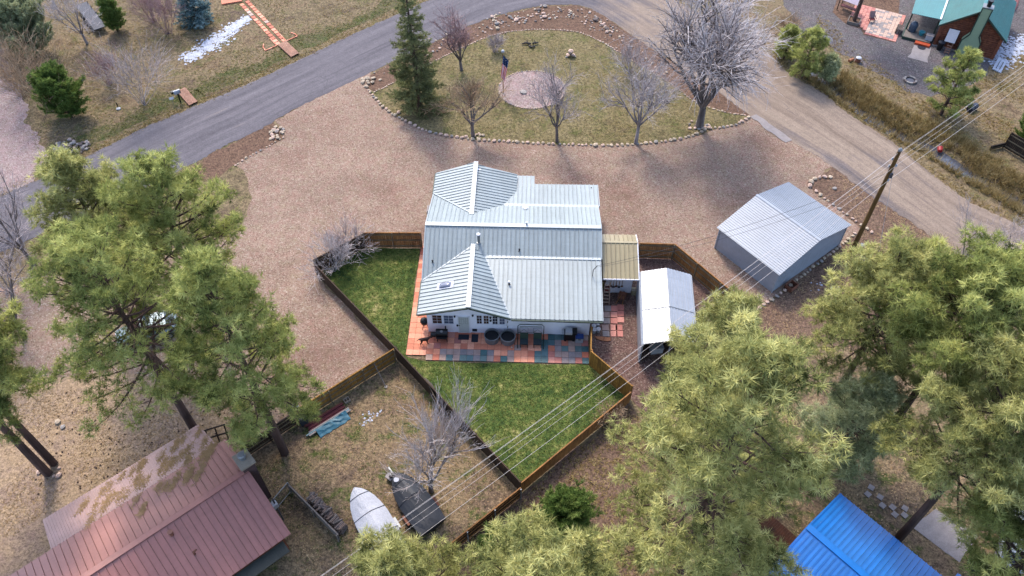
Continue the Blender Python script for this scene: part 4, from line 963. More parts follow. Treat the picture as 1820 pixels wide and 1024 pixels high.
border('row of tan stones along the lower right side of the metal garage', [(1322, 572), (1337, 556), (1384, 524), (1416, 498), (1457, 466), (1489, 441), (1524, 413)], .32, 1.15, pool=TAN)
border('row of spaced stones between metal garage and road', [(1549, 414), (1521, 394), (1495, 375), (1469, 356), (1442, 336)], .32, 1.35, pool=TAN)
border('hooked row of boulders at the drive corner above the garage', [(1439, 332), (1441, 325), (1451, 318), (1466, 315), (1477, 317)], .5, .95, pool=TAN)
border('short row of small stones edging the dirt patch by the road', [(503, 246), (488, 254), (470, 265), (440, 281), (418, 294)], .22, 1.4, pool=TAN)
def rock_heap(label, px, n, s, spread, name='rock_pile', pool=None, h=.1):
    c = G(*px); b = thing(name, label, 'rock pile', c); r = random.Random(n * 17)
    for i in range(n):
        a, d = r.uniform(0, 6.28), math.sqrt(r.random()); ss = s * r.uniform(.6, 1.35)
        rock(b, (math.cos(a) * d * spread[0], math.sin(a) * d * spread[1], ss * .2 + h * (1 - d)), ss, pool, r)
rock_heap('cluster of pale rocks at the drive mouth beside the road', (493, 238), 26, .38, (.7, 1.1), pool=TAN)
rock_heap('yellowish rock cluster at the island tip by the road', (655, 147), 16, .42, (.7, .9), pool=ROCKS[0:4])
rock_heap('dark pile of broken stone beside the road above the pine', (127, 262), 90, .32, (1.7, 1.1), pool=ROCKS[4:8] + ROCKS[12:16] + ROCKS[8:10], h=.3)
rock_heap('ring of stones at the foot of the big bare tree', (1240, 224), 18, .32, (1.1, .7))
rock_heap('stones around the trunk of the left bare island tree', (842, 241), 14, .3, (1.0, .6), pool=TAN)
rock_heap('three pale rocks beside the twin pine trunks', (96, 840), 5, .38, (1.0, .4), pool=ROCKS[8:12])
for i, (px, s_, lb) in enumerate([((709, 201), .55, 'lone grey boulder just inside the island border'), ((103, 751), .45, 'round grey stone lying on pine litter at left'), ((112, 760), .36, 'smaller grey stone beside the round stone on pine litter'),
                                  ((1483, 336), .4, 'white rock inside the boulder hook above the garage'), ((1396, 50), .5, 'orange-tan boulder on the ditch bank by the cabin yard'), ((1428, 62), .42, 'second orange-tan boulder along the cabin yard edge')]):
    o = rock(None, G(*px) + Vector((0, 0, s_ * .2)), s_, TAN); o.name = 'boulder'; tag(o, lb, 'rock')
# rocks scattered over the red verge between island and road
vr_ = thing('verge_rocks', 'many broken pale rocks scattered along the road verge of the island', 'rocks', G(1000, 30)); r = random.Random(9); o0 = G(1000, 30)
cl_ = [G(*p) for p in [(690, 122), (740, 97), (800, 72), (860, 47), (915, 34), (960, 26), (1010, 24), (1050, 34), (1090, 62), (1140, 96), (1190, 128)]]
LL = smooth_line(cl_, .2)
for i in range(290):
    p = r.choice(LL) if i > 140 else r.choice(LL[len(LL) // 3: int(len(LL) * .8)])
    ss = r.uniform(.13, .36) * (1 if r.random() < .9 else 1.7)
    rock(vr_, p - o0 + Vector((r.gauss(0, .6), r.gauss(0, .8), ss * .2)), ss, TAN + ROCKS[12:14], r)
# round pebble bed with flat stone
sheet('pebble_bed', [(945 + 59 * math.cos(a), 160 + 33.5 * math.sin(a)) for a in [k * math.pi / 16 for k in range(32)]], .03, M['gravel_pale'], .06)
b = thing('stone_border', 'ring of small stones round the pebble bed below the flag', 'stone border', G(945, 160)); r = random.Random(2)
for k in range(84):
    a = k * 2 * math.pi / 84; p = G(945 + 59 * math.cos(a), 160 + 33.5 * math.sin(a)) - G(945, 160); rock(b, p + Vector((0, 0, .05)), r.uniform(.14, .24), TAN, r)
o = rock(None, G(930, 164) + Vector((0, 0, .06)), 1.0, ROCKS[4:8]); o.scale = (1.1, .9, .22); o.name = 'flat_stone'; tag(o, 'flat grey slab lying in the round pebble bed', 'stone')
# ================================================================ VEGETATION
def leaf_mat(name, dark, mid, light, trans=.35, rough=.6):
    m = bpy.data.materials.new(name); m.use_nodes = True; t = m.node_tree; nd = t.nodes; nd.clear()
    out = nd.new('ShaderNodeOutputMaterial'); at = nd.new('ShaderNodeAttribute'); at.attribute_name = 'tone'
    rp = nd.new('ShaderNodeValToRGB'); cr_ = rp.color_ramp; cr_.elements[0].color = dark; cr_.elements[1].color = light; e = cr_.elements.new(.5); e.color = mid
    t.links.new(at.outputs['Fac'], rp.inputs[0])
    df = nd.new('ShaderNodeBsdfDiffuse'); tr_ = nd.new('ShaderNodeBsdfTranslucent'); mx = nd.new('ShaderNodeMixShader'); mx.inputs[0].default_value = trans
    t.links.new(rp.outputs[0], df.inputs[0]); t.links.new(rp.outputs[0], tr_.inputs[0]); t.links.new(df.outputs[0], mx.inputs[1]); t.links.new(tr_.outputs[0], mx.inputs[2]); t.links.new(mx.outputs[0], out.inputs[0])
    return m
LV = {}
KL = .98
def B_(r, g, b): return A(r, g, b, KL)
LV['pine_y'] = leaf_mat('yellow_green_needles', B_(68, 74, 42), B_(146, 146, 88), B_(204, 198, 132), .4)
LV['pine_g'] = leaf_mat('green_needles', A(70, 78, 42, 1.0), A(136, 142, 80, 1.0), A(192, 190, 118, 1.0), .42)
LV['pine_p'] = leaf_mat('pale_grey_green_needles', B_(84, 92, 66), B_(144, 150, 108), B_(196, 196, 152), .4)
LV['juniper'] = leaf_mat('bright_juniper_green', B_(56, 76, 36), B_(96, 116, 58), B_(140, 150, 84), .4)
LV['spruce'] = leaf_mat('dark_spruce_green', A(72, 78, 54, 1.1), A(108, 112, 74, 1.1), A(148, 146, 100, 1.1), .4)
LV['blue'] = leaf_mat('blue_spruce', A(56, 78, 80, 1.1), A(100, 124, 124, 1.1), A(150, 166, 164, 1.1))
LV['sage'] = leaf_mat('sage_green', A(96, 104, 78, 1.1), A(134, 140, 104, 1.1), A(176, 174, 134, 1.1))
LV['drygrass'] = leaf_mat('dry_grass_blades', A(112, 90, 58, .62), A(168, 144, 94, .62), A(208, 186, 136, .62), .3)
LV['greengrass'] = leaf_mat('fresh_grass_blades', A(90, 98, 54, .62), A(128, 128, 74, .62), A(162, 156, 100, .62), .3)
LV['lawngrass'] = leaf_mat('lawn_blades', A(68, 92, 42, .6), A(110, 124, 60, .6), A(172, 166, 102, .6), .3)
LV['twig_pale'] = leaf_mat('pale_lavender_twigs', A(156, 144, 142, .8), A(202, 190, 188, .85), A(226, 218, 216, .85), .25)
LV['twig_grey'] = leaf_mat('grey_brown_twigs', A(130, 116, 114, .85), A(176, 162, 160, .85), A(206, 194, 192, .85), .2)
LV['twig_pink'] = leaf_mat('pinkish_twigs', A(124, 98, 96, .8), A(172, 140, 138, .8), A(202, 172, 166, .8), .2)
LV['twig_tan'] = leaf_mat('tan_willow_twigs', A(128, 104, 84, .8), A(178, 150, 122, .8), A(206, 182, 152, .8), .2)
LV['litterleaf'] = leaf_mat('fallen_leaves', A(134, 106, 78, .6), A(178, 148, 110, .6), A(216, 190, 150, .6), .2)

def unit(v): return v / np.maximum(np.linalg.norm(v, axis=-1, keepdims=True), 1e-9)
def tufts(P, D, L, W, nb, r, spread=1.0):
    """needle tufts: P (n,3) bases, D (n,3) axes, nb blades each -> verts, tris"""
    n = len(P)
    d = unit(D[:, None, :] * r.uniform(.25, 1.1, (n, nb, 1)) + spread * r.normal(0, .75, (n, nb, 3)))
    l = (L[:, None] * r.uniform(.7, 1.15, (n, nb)))[..., None]
    s = unit(np.cross(d, r.normal(0, 1, (n, nb, 3)))) * W / 2
    b = P[:, None, :] + d * l * .08
    V = np.stack([b - s, b + s, b + d * l], 2).reshape(-1, 3)
    return V, np.arange(len(V)).reshape(-1, 3)
def tubes_np(segs, sides=5):
    """segs: list of (p0, p1, r0, r1) -> verts, quads (numpy, uncapped)"""
    S = np.array([[*a, *b, c, d] for a, b, c, d in segs], np.float64); n = len(S)
    a, b = S[:, :3], S[:, 3:6]; t = unit(b - a); ref = np.where(np.abs(t[:, 2:3]) < .9, [[0, 0, 1.0]], [[1.0, 0, 0]]); u = unit(np.cross(t, ref)); w = np.cross(u, t)
    ang = np.arange(sides) * 2 * np.pi / sides; c, s_ = np.cos(ang)[None, :, None], np.sin(ang)[None, :, None]
    ring = u[:, None, :] * c + w[:, None, :] * s_
    V = np.concatenate([a[:, None, :] + ring * S[:, 6][:, None, None], b[:, None, :] + ring * S[:, 7][:, None, None]], 1).reshape(-1, 3)
    k = np.arange(sides); base = (np.arange(n) * 2 * sides)[:, None]
    F_ = np.stack([base + k, base + (k + 1) % sides, base + sides + (k + 1) % sides, base + sides + k], -1).reshape(-1, 4)
    return V, F_
def pine_data(h, cr_, cb, seed, tuft=.34, n_limb=60, prof='pine', droop=0.0, nb=13, dens=1.0, tw=.034, lean=0.0):
    """returns wood (V,F), foliage (V,F,tone) in local coordinates"""
    r = np.random.default_rng(seed); wood = []; P = []; D = []; T = []; Ls = []
    tr = .011 * h + .08; zz = np.linspace(0, h * .97, 12); bend = r.normal(0, .012, 2) * h
    ctr = lambda z: np.array([bend[0] * (z / h) ** 2 + lean * z, bend[1] * (z / h) ** 2, z])
    for i in range(11): wood.append((ctr(zz[i]), ctr(zz[i + 1]), tr * (1 - zz[i] / h) ** .8 + .02, tr * (1 - zz[i + 1] / h) ** .8 + .02))
    for i in range(n_limb):
        f = (i + r.uniform(.1, .9)) / n_limb; z = h * (cb + (1 - cb) * f)
        if prof == 'pine': pr = (.62 + .38 * min(1, f / .22)) * (1 - f ** 2.3) ** .75 + .1
        elif prof == 'cone': pr = (1 - f) ** .85 * .96 + .05
        else: pr = math.sqrt(max(0, 1 - (2 * f - .8) ** 2 * .7)) * (1 - f ** 4) + .06
        ln = cr_ * pr * r.uniform(.72, 1.16); a = i * 2.39996 + r.uniform(-.5, .5)
        el = (-.25 + .95 * f ** 1.3 if prof == 'pine' else (-.3 + .5 * f if prof == 'cone' else .25 + .7 * f)) - droop + r.normal(0, .12)
        p = ctr(z); d = np.array([math.cos(a) * math.cos(el), math.sin(a) * math.cos(el), math.sin(el)]); k = 5; tone_l = r.normal(0, .12)
        rad = .012 * ln + .018; nodes = [p]
        for j in range(k):
            d = unit(d + np.array([0, 0, .11 if prof != 'cone' else .06]) + r.normal(0, .09, 3)); q = p + d * ln / k
            wood.append((p, q, rad * (1 - j / k) + .012, rad * (1 - (j + 1) / k) + .01)); p = q; nodes.append(p)
        if prof == 'pine':
            nc = max(2, int(ln * 2.0 * dens)); s0 = .34 - .22 * f
            for j in range(nc + 1):
                s = min(1.0, s0 + (1 - s0) * (j + r.uniform(.2, .8)) / nc) if j < nc else 1.0; x = s * k; i0 = min(int(x), k - 1); base = nodes[i0] + (nodes[i0 + 1] - nodes[i0]) * (x - i0)
                ad = unit(nodes[i0 + 1] - nodes[i0]); side = unit(np.cross(ad, [0, 0, 1])) * (1 if j % 2 else -1)
                off = min(1.3, ln * .3) * (1.1 - .8 * s) * r.uniform(.5, 1.3) if j < nc else .1
                c = base + unit(ad * .5 + side * r.uniform(.3, 1) + np.array([0, 0, r.uniform(-.1, .6)])) * off; wood.append((base, c, .022, .012))
                rad_c = tuft * r.uniform(.85, 1.45); m = int(r.integers(7, 12) * dens); tn = tone_l + r.normal(0, .15)
                dr_ = unit(r.normal(0, 1, (m, 3)) * [1, 1, .75] + [0, 0, .38])
                for q_ in range(m):
                    P.append(c + dr_[q_] * rad_c * r.uniform(.25, .95)); D.append(dr_[q_]); T.append(tn + r.normal(0, .1) + .12 * dr_[q_][2]); Ls.append(tuft * r.uniform(.75, 1.2))
            continue
        nt = max(3, int(ln * 3.6 * dens))
        for j in range(nt):
            s = (.28 if prof == 'pine' else .12) + (1 - (.28 if prof == 'pine' else .12)) * (j + r.random()) / nt; x = s * k; i0 = min(int(x), k - 1); base = nodes[i0] + (nodes[i0 + 1] - nodes[i0]) * (x - i0)
            ad = unit(nodes[i0 + 1] - nodes[i0]); side = unit(np.cross(ad, [0, 0, 1])) * (1 if j % 2 else -1)
            td = unit(ad * .75 + side * r.uniform(.1, 1.0) + np.array([0, 0, r.uniform(-.25, .95) if prof == 'pine' else r.uniform(-.1, .4)])); tl = min(1.5, ln * .36) * (1.15 - .75 * s) * r.uniform(.6, 1.3) + .12
            tip = base + td * tl; wood.append((base, tip, .017, .009))
            m = max(2, int(tl / (tuft * .62) * dens + 1))
            for q_ in range(m):
                g = (q_ + 1) / m; P.append(base + td * tl * g + r.normal(0, .06, 3) * tuft * 2); D.append(unit(td + np.array([0, 0, .55]))); T.append(tone_l + r.normal(0, .12)); Ls.append(tuft * r.uniform(.75, 1.2))
        P.append(p); D.append(unit(d + [0, 0, .4])); T.append(tone_l + .1); Ls.append(tuft)
    P, D, T, Ls = np.array(P), np.array(D), np.array(T), np.array(Ls)
    V, F_ = tufts(P, D, Ls, tw, nb, r); tone = np.clip(.5 + np.repeat(T, nb * 3) + r.normal(0, .09, len(P) * nb).repeat(3), 0, 1)
    return tubes_np(wood, 5), (V, F_, tone)
def plant_tree(name, label, cat, loc, data, bark, leaf, rz=0.0, scale=1.0, group=None, crown='crown', trunk='trunk'):
    t = thing(name, label, cat, loc, rz, group); t.scale = (scale,) * 3
    (wv, wf), (fv, ff, tn) = data
    link_mesh(trunk, np_mesh(trunk, wv, wf, bark, True), t)
    link_mesh(crown, np_mesh(crown, fv, ff, leaf, False, tn), t)
    return t
PG = 'ponderosa pines around the yards'
#        base px      h    crown r  crown base  leaf      seed  label
PINES = [((345, 762), 18.2, 4.7, .36, 'pine_g', 1, 'broad pine at left whose bare lower trunk stands over the red metal roof'),
         ((506, 806), 18.6, 3.65, .30, 'pine_g', 2, 'tall pine beside the wooden fence above the boat yard'),
         ((402, 622), 17.4, 4.1, .42, 'pine_g', 3, 'pine at left centre with a grey green crown over the gravel'),
         ((268, 578), 15.8, 3.6, .38, 'pine_y', 4, 'yellow green pine at upper left of the pine group overlapping the road'),
         ((96, 824), 17.0, 3.6, .50, 'pine_g', 5, 'right one of the twin pine trunks at the left edge'),
         ((86, 842), 18.0, 3.6, .52, 'pine_g', 6, 'left one of the twin pine trunks at the left edge'),
         ((742, 1152), 12.0, 3.2, .25, 'pine_y', 7, 'bright pine crown at the bottom below the grey covered boat'),
         ((945, 1200), 15.9, 4.1, .28, 'pine_y', 8, 'wide yellow green pine crown at the bottom centre'),
         ((1192, 1050), 24.0, 5.1, .28, 'pine_y', 9, 'huge yellow green pine right of the lawn, the largest crown'),
         ((1232, 770), 13.6, 3.2, .22, 'pine_y', 10, 'small pine crown directly behind the huge one, next to the carport'),
         ((1470, 828), 9.8, 2.5, .2, 'pine_p', 11, 'pale grey green pine between the huge pine and the slanting trunk'),
         ((1538, 822), 18.6, 3.9, .66, 'pine_g', 12, 'pine with a long bare dark trunk rising to the upper right'),
         ((1462, 745), 16.2, 3.9, .50, 'pine_y', 13, 'open branched pine below the utility pole'),
         ((1593, 960), 17.5, 4.2, .46, 'pine_y', 14, 'yellow green pine at the right over the concrete pad'),
         ((1712, 1080), 15.0, 3.6, .3, 'pine_g', 15, 'dark pine crown at the lower right corner'),]
for (bp, h, cr_, cb, lf, sd, lb) in PINES:
    d_ = pine_data(h, cr_, cb, sd * 13 + 5, .38, int(42 + cr_ * 9), 'pine', 0, 14, {1: .88, 3: .95}.get(sd, 1.12), .037)
    plant_tree('pine_tree', lb, 'pine tree', G(*bp), d_, M['bark'], LV[lf], group=PG)
YP = 'young pines by the cabin road'
for (bp, h, cr_, lf, sd, lb) in [((1425, 138), 4.9, 1.75, 'pine_g', 31, 'bushy young pine between road and cabin gravel'), ((1393, 104), 3.3, 1.2, 'pine_g', 32, 'smallest young pine beside the bushy one by the road'),
                                 ((1466, 140), 2.4, .9, 'pine_p', 34, 'grey green pine sapling right of the bushy young pine'), ((1672, 204), 6.6, 2.3, 'pine_g', 33, 'slender young pine standing alone by the ditch')]:
    plant_tree('young_pine', lb, 'pine tree', G(*bp), pine_data(h, cr_, .12, sd, .27, 46, 'pine', 0, 12, 1.25, .036), M['bark'], LV[lf], group=YP)
plant_tree('pine_tree', 'pine at the top edge rising from the square planter on the cabin patio', 'pine tree', G(1517, 40), pine_data(13, 3.0, .62, 77, .34, 44), M['bark'], LV['pine_g'])
plant_tree('spruce_tree', 'tall dark narrow spruce on the left of the island lawn', 'spruce', G(746, 190), pine_data(13.6, 2.6, .05, 41, .24, 150, 'cone', .12, 10, 1.5, .036), M['bark'], LV['spruce'])
plant_tree('blue_spruce', 'blue spruce at the top edge beside the snow patch', 'spruce', G(352, 40), pine_data(6.0, 2.2, .03, 42, .2, 110, 'cone', .05, 10, 1.5, .04), M['bark'], LV['blue'])
for (bp, h, cr_, lf, sd, lb) in [((127, 208), 5.4, 2.35, 'juniper', 51, 'dense bright green juniper beside the pale gravel drive'), ((210, 55), 4.2, 1.2, 'juniper', 52, 'small upright dark green juniper at the upper left'),
                                 ((62, 98), 6.4, 3.3, 'sage', 53, 'large grey green juniper at the upper left corner'), ((5, 70), 6.2, 3.0, 'sage', 54, 'grey green juniper cut by the left edge at the top'),
                                 ((1828, 258), 5.4, 1.9, 'juniper', 55, 'dark green juniper at the right edge above the dark fence'),
                                 ((1004, 948), 4.6, 2.0, 'juniper', 56, 'bushy green juniper below the lawn fence corner'), ((890, 992), 3.0, 1.3, 'juniper', 57, 'low green juniper left of the bottom pine crown')]:
    plant_tree('juniper', lb, 'juniper', G(*bp), pine_data(h, cr_, .04, sd, .22, int(60 + cr_ * 26), 'bush', 0, 11, 1.7, .04), M['bark'], LV[lf])

def bare_data(h, spread, seed, trunk_r=.16, trunk_h=.25, limbs=6, up=.9, levels=4, kids=(6, 6, 6, 5), twist=.12, min_r=.011, multi=False, ang=(.35, .95), droop=0.0):
    r = np.random.default_rng(seed); thick = []; thin = []; tone = []
    def grow(p, d, L, rad, lev):
        k = 4 if lev == 0 else 3; nodes = [p]
        for j in range(k):
            d = unit(d + r.normal(0, twist, 3) + np.array([0, 0, .05 if lev < 2 else -droop])); q = p + d * L / k
            r0, r1 = rad * (1 - .55 * j / k), rad * (1 - .55 * (j + 1) / k)
            (thick if rad > .04 else thin).append((p, q, max(r0, min_r), max(r1, min_r * .8)))
            p = q; nodes.append(p)
        if lev + 1 >= levels: return
        n = kids[lev]; n = max(2, int(n * r.uniform(.75, 1.25)))
        for i in range(n):
            s = (.25 if lev else .45) + (1 - (.25 if lev else .45)) * (i + r.uniform(.3, 1)) / n; x = min(s, .999) * k; i0 = int(x); b = nodes[i0] + (nodes[i0 + 1] - nodes[i0]) * (x - i0)
            ax = unit(np.cross(d, r.normal(0, 1, 3))); an = r.uniform(*ang); nd = unit(d * math.cos(an) + ax * math.sin(an) + np.array([0, 0, .18 - droop]))
            grow(b, nd, L * r.uniform(.42, .72), max(rad * r.uniform(.38, .55), min_r), lev + 1)
    if not multi:
        th = h * trunk_h; p = np.zeros(3); top = np.array([r.normal(0, .06) * th, r.normal(0, .06) * th, th])
        thick.append((p, top * .5, trunk_r * 1.25, trunk_r)); thick.append((top * .5, top, trunk_r, trunk_r * .9))
    else: top = np.zeros(3)
    for i in range(limbs):
        a = i * 2 * np.pi / limbs + r.uniform(-.4, .4); tilt = r.uniform(.25, 1) * spread
        d = unit(np.array([math.cos(a) * tilt, math.sin(a) * tilt, up])); grow(top + r.normal(0, .05, 3) * (3 if multi else 1) * [1, 1, 0], d, h * (1 - trunk_h) * r.uniform(.6, .85), trunk_r * (.62 if not multi else .45) * r.uniform(.7, 1.1), 0)
    if multi and not thick: thick.append((np.zeros(3), np.array([0, 0, .15]), .05, .04))
    tv, tf_ = tubes_np(thick, 6); nv, nf = tubes_np(thin, 3)
    tn = np.clip(np.repeat(r.normal(.5, .2, len(thin)), 6), 0, 1)
    return (tv, tf_), (nv, nf, tn)
BARE = [((841, 244), 5.6, .62, 61, 'twig_tan', .17, .28, 7, (7, 6, 6), 'left bare tree with tan twigs at the front of the island lawn'),
        ((990, 252), 6.6, .85, 62, 'twig_grey', .15, .27, 6, (6, 6, 6), 'small bare tree in front of the round pebble bed'),
        ((1130, 255), 7.2, .9, 63, 'twig_pale', .16, .25, 8, (8, 7, 6), 'pale bare tree with dense twigs between pebble bed and big tree'),
        ((820, 125), 5.2, .55, 65, 'twig_pink', .15, .2, 7, (7, 6, 6), 'pinkish bare tree right of the dark spruce'),
        ((766, 873), 6.9, .12, 66, 'twig_pale', .15, .16, 6, (8, 8, 5), 'pale bare tree in the boat yard beside the black covered boat'),
        ((1690, 500), 6.5, .6, 68, 'twig_grey', .1, .3, 4, (5, 5, 5), 'thin bare tree against the road above the right pines'),
        ((1770, 505), 6.0, .7, 69, 'twig_grey', .1, .25, 4, (5, 5, 5), 'thin bare tree beside the right road edge'),
        ((60, 470), 8.5, .55, 70, 'twig_grey', .15, .2, 5, (5, 5, 5), 'bare dark tree at the left edge below the road'),
        ((45, 600), 8.0, .6, 71, 'twig_grey', .14, .2, 5, (5, 5, 5), 'bare grey tree at the left edge beside the big pines'),
        ((155, 78), 5.5, .6, 72, 'twig_pale', .12, .2, 6, (6, 6, 5), 'pale bare tree at the upper left beside the dark trailer')]
for bp, h, sp, sd, lf, tr_, th, lb_, kids, lab in BARE:
    plant_tree('bare_tree', lab, 'bare tree', G(*bp), bare_data(h, sp, sd, tr_, th, lb_, .9, 4, kids + (4,), min_r=.0075, ang=(.14, .42) if sd == 66 else (.35, .95)), M['bark_pale'] if lf == 'twig_pale' else M['bark_grey'], LV[lf], crown='twigs', group='leafless trees')
# the big two-stemmed tree at the drive entrance
plant_tree('bare_tree', 'big forked leafless tree with pale drooping twigs at the island tip', 'bare tree', G(1243, 226), bare_data(11.2, .6, 64, .34, .2, 9, .9, 4, (9, 8, 7, 5), droop=.09, min_r=.0075), M['bark_grey'], LV['twig_pale'], crown='twigs', group='leafless trees')
SHRUBS = [((40, 170), 5.6, .95, 90, 'twig_tan', 18, 'left tan willow shrub leaning over the pale drive'), ((272, 40), 3.8, .7, 91, 'twig_pink', 18, 'purplish bare shrub right of the small upright juniper'), ((195, 150), 3.2, .8, 92, 'twig_pink', 16, 'low reddish bare shrub right of the dense juniper'),
          ((22, 420), 4.5, .8, 93, 'twig_grey', 14, 'grey bare shrub at the left edge on the road'), ((18, 520), 5.0, .8, 94, 'twig_grey', 14, 'grey bare shrub at the left edge beside the pine crowns'), ((1730, 480), 3.0, .8, 95, 'twig_grey', 12, 'thin grey shrub between the two bare trees by the right road'), ((1650, 455), 2.0, .8, 96, 'twig_tan', 12, 'low tan weed clump on the right road verge'),
          ((256, 186), 6.0, .8, 81, 'twig_grey', 16, 'bare grey shrub fan beside the road at the upper left'), ((85, 190), 6.2, .95, 82, 'twig_tan', 18, 'tan willow shrub arching over the pale gravel drive'),
          ((300, 60), 4.2, .6, 83, 'twig_pink', 18, 'dense purplish bare shrub left of the blue spruce'), ((595, 478), 3.0, .9, 84, 'twig_pale', 18, 'pale bare shrub spilling over the lawn fence corner'),
          ((625, 448), 2.6, 1.0, 85, 'twig_grey', 14, 'grey bare shrub inside the lawn fence corner'), ((1118, 128), 3.0, .7, 86, 'twig_grey', 14, 'grey bare shrub behind the pale island tree'),
          ((880, 92), 1.8, .7, 87, 'twig_grey', 16, 'small dark bare shrub left of the flagpole top'), ((1085, 755), 1.6, .9, 88, 'twig_tan', 14, 'low tan shrub outside the lower lawn fence'),
          ((1395, 60), 2.2, .9, 89, 'twig_tan', 16, 'low tan shrub at the road bend by the young pines')]
for bp, h, sp, sd, lf, n, lab in SHRUBS:
    plant_tree('bare_shrub', lab, 'shrub', G(*bp), bare_data(h, sp, sd, .07, .05, n, .8, 3, (7, 6, 5), multi=True, min_r=.010), M['bark_grey'], LV[lf], crown='twigs', trunk='stems', group='leafless shrubs')

# ---------------------------------------------------------------- grass and litter too many to count
def in_poly(x, y, poly):
    inside = np.zeros(len(x), bool); n = len(poly)
    for i in range(n):
        a, b = poly[i], poly[(i + 1) % n]
        c = ((a.y > y) != (b.y > y)) & (x < (b.x - a.x) * (y - a.y) / (b.y - a.y + 1e-12) + a.x); inside ^= c
    return inside
def scatter(px, n, r):
    P = [G(*p) for p in px]; xs_ = [p.x for p in P]; ys_ = [p.y for p in P]
    x = r.uniform(min(xs_), max(xs_), n * 3); y = r.uniform(min(ys_), max(ys_), n * 3); k = in_poly(x, y, P); x, y = x[k][:n], y[k][:n]
    return np.stack([x, y, ground_z(x, y)], -1)
def patchy(P, r, scale=.4, keep=.5):
    ph = r.uniform(0, 6.28, 6); f = np.sin(P[:, 0] * scale + ph[0]) * np.sin(P[:, 1] * scale * 1.3 + ph[1]) + .7 * np.sin(P[:, 0] * scale * 2.3 + P[:, 1] * scale * 1.1 + ph[2]) + r.normal(0, .5, len(P))
    return P[f > np.quantile(f, 1 - keep)]
def grass(name, label, P, L, W, nb, leaf, r, spread=.7, cat='grass', up=1.0, dz=0.0, flat=.55):
    D = np.tile([0, 0, up], (len(P), 1)) + r.normal(0, .25, (len(P), 3)); P = P + [0, 0, dz]
    V, F_ = tufts(P, unit(D), r.uniform(L[0], L[1], len(P)), W, nb, r, spread); zb_ = P[:, 2].repeat(nb * 3); V[:, 2] = zb_ + np.maximum((V[:, 2] - zb_) * flat, .004)
    tone = np.clip(.5 + np.repeat(r.normal(0, .2, len(P)), nb * 3) + r.normal(0, .06, len(V)), 0, 1)
    o = link_mesh(name, np_mesh(name, V, F_, leaf, False, tone)); tag(o, label, cat, kind='stuff'); return o
r = np.random.default_rng(21)
DP = [(1430, 135), (1455, 120), (1500, 130), (1560, 170), (1620, 205), (1680, 228), (1720, 250), (1790, 300), (1900, 360), (1900, 430), (1800, 375), (1740, 340), (1680, 300), (1610, 255), (1520, 200), (1465, 165)]
P = scatter(DP, 2600, r); dd = seg_dist(P[:, 0], P[:, 1], DITCH); wet = (P[:, 0] > G(1660, 262).x - .5) & (P[:, 0] < G(1722, 300).x) & (dd < 1.0)
grass('dry_grass', 'tall dry straw coloured grass along the ditch', P[~wet], (.45, 1.0), .05, 12, LV['drygrass'], r, .55, flat=1.0)
P = scatter(DP, 500, r); grass('green_grass', 'fresh green grass tufts in the ditch', P, (.25, .5), .05, 10, LV['greengrass'], r, .7, flat=1.0)
UL = [(60, 300), (150, 276), (240, 230), (378, 172), (537, 100), (690, 30), (740, -10), (740, -60), (-40, -60), (10, 100), (55, 220)]
P = patchy(scatter(UL, 9000, r), r, .35, .6); grass('dry_turf', 'dry winter turf of the upper left yard', P, (.1, .26), .035, 7, LV['drygrass'], r, 1.0)
P = patchy(scatter(UL, 6000, r), r, .5, .3); grass('green_turf', 'greenish turf patches of the upper left yard', P, (.1, .24), .035, 7, LV['greengrass'], r, 1.0)
IS = LOWER_BORDER + UPPER_BORDER[::-1]
P = patchy(scatter(IS, 6000, r), r, .5, .5); grass('island_turf', 'dry and greenish turf of the island lawn', P, (.08, .2), .035, 7, LV['greengrass'], r, 1.0)
P = patchy(scatter(IS, 5000, r), r, .6, .5); grass('island_dry_turf', 'straw coloured turf patches of the island lawn', P, (.08, .2), .035, 7, LV['drygrass'], r, 1.0)
LW = [(649, 443), (744, 444), (721, 634), (761, 645), (1044, 651), (1110, 708), (925, 862), (708, 634), (568, 488)]
P = scatter(LW, 11000, r); grass('lawn_grass', 'mown green grass of the fenced lawn', P, (.07, .15), .03, 6, LV['lawngrass'], r, 1.0, dz=.02)
RT = [(1440, 10), (1640, 180), (1700, 165), (1760, 130), (1840, 90), (1900, 300), (1800, 300), (1720, 250), (1600, 190), (1480, 120)]
P = patchy(scatter(RT, 3500, r), r, .5, .6); grass('bank_grass', 'dry grass on the bank beyond the ditch', P, (.15, .4), .04, 9, LV['drygrass'], r, .9)
P = patchy(scatter([(520, 760), (700, 648), (920, 880), (780, 990), (730, 1050), (500, 1050), (430, 860)], 9000, r), r, .6, .7); grass('yard_litter', 'fallen leaves and dry grass in the boat yard', P, (.08, .2), .06, 5, LV['litterleaf'], r, 1.6, flat=.25)
P = patchy(scatter([(520, 760), (700, 648), (920, 880), (780, 990), (730, 1050), (500, 1050), (470, 860)], 3000, r), r, .9, .3); grass('yard_grass', 'green grass patches in the boat yard', P, (.08, .2), .04, 7, LV['greengrass'], r, 1.0)
P = patchy(scatter([(1480, 300), (1640, 406), (1840, 520), (1840, 690), (1600, 640), (1330, 620), (1337, 556), (1529, 407)], 9000, r), r, .6, .65); grass('verge_litter', 'brown leaf litter between garage and road', P, (.08, .2), .06, 5, LV['litterleaf'], r, 1.6, flat=.25)
P = patchy(scatter([(1330, 620), (1600, 640), (1900, 700), (1900, 1080), (1500, 1080), (1300, 900)], 7000, r), r, .6, .65); grass('pine_litter', 'orange leaf litter under the right pines', P, (.08, .2), .06, 5, LV['litterleaf'], r, 1.6, flat=.25)
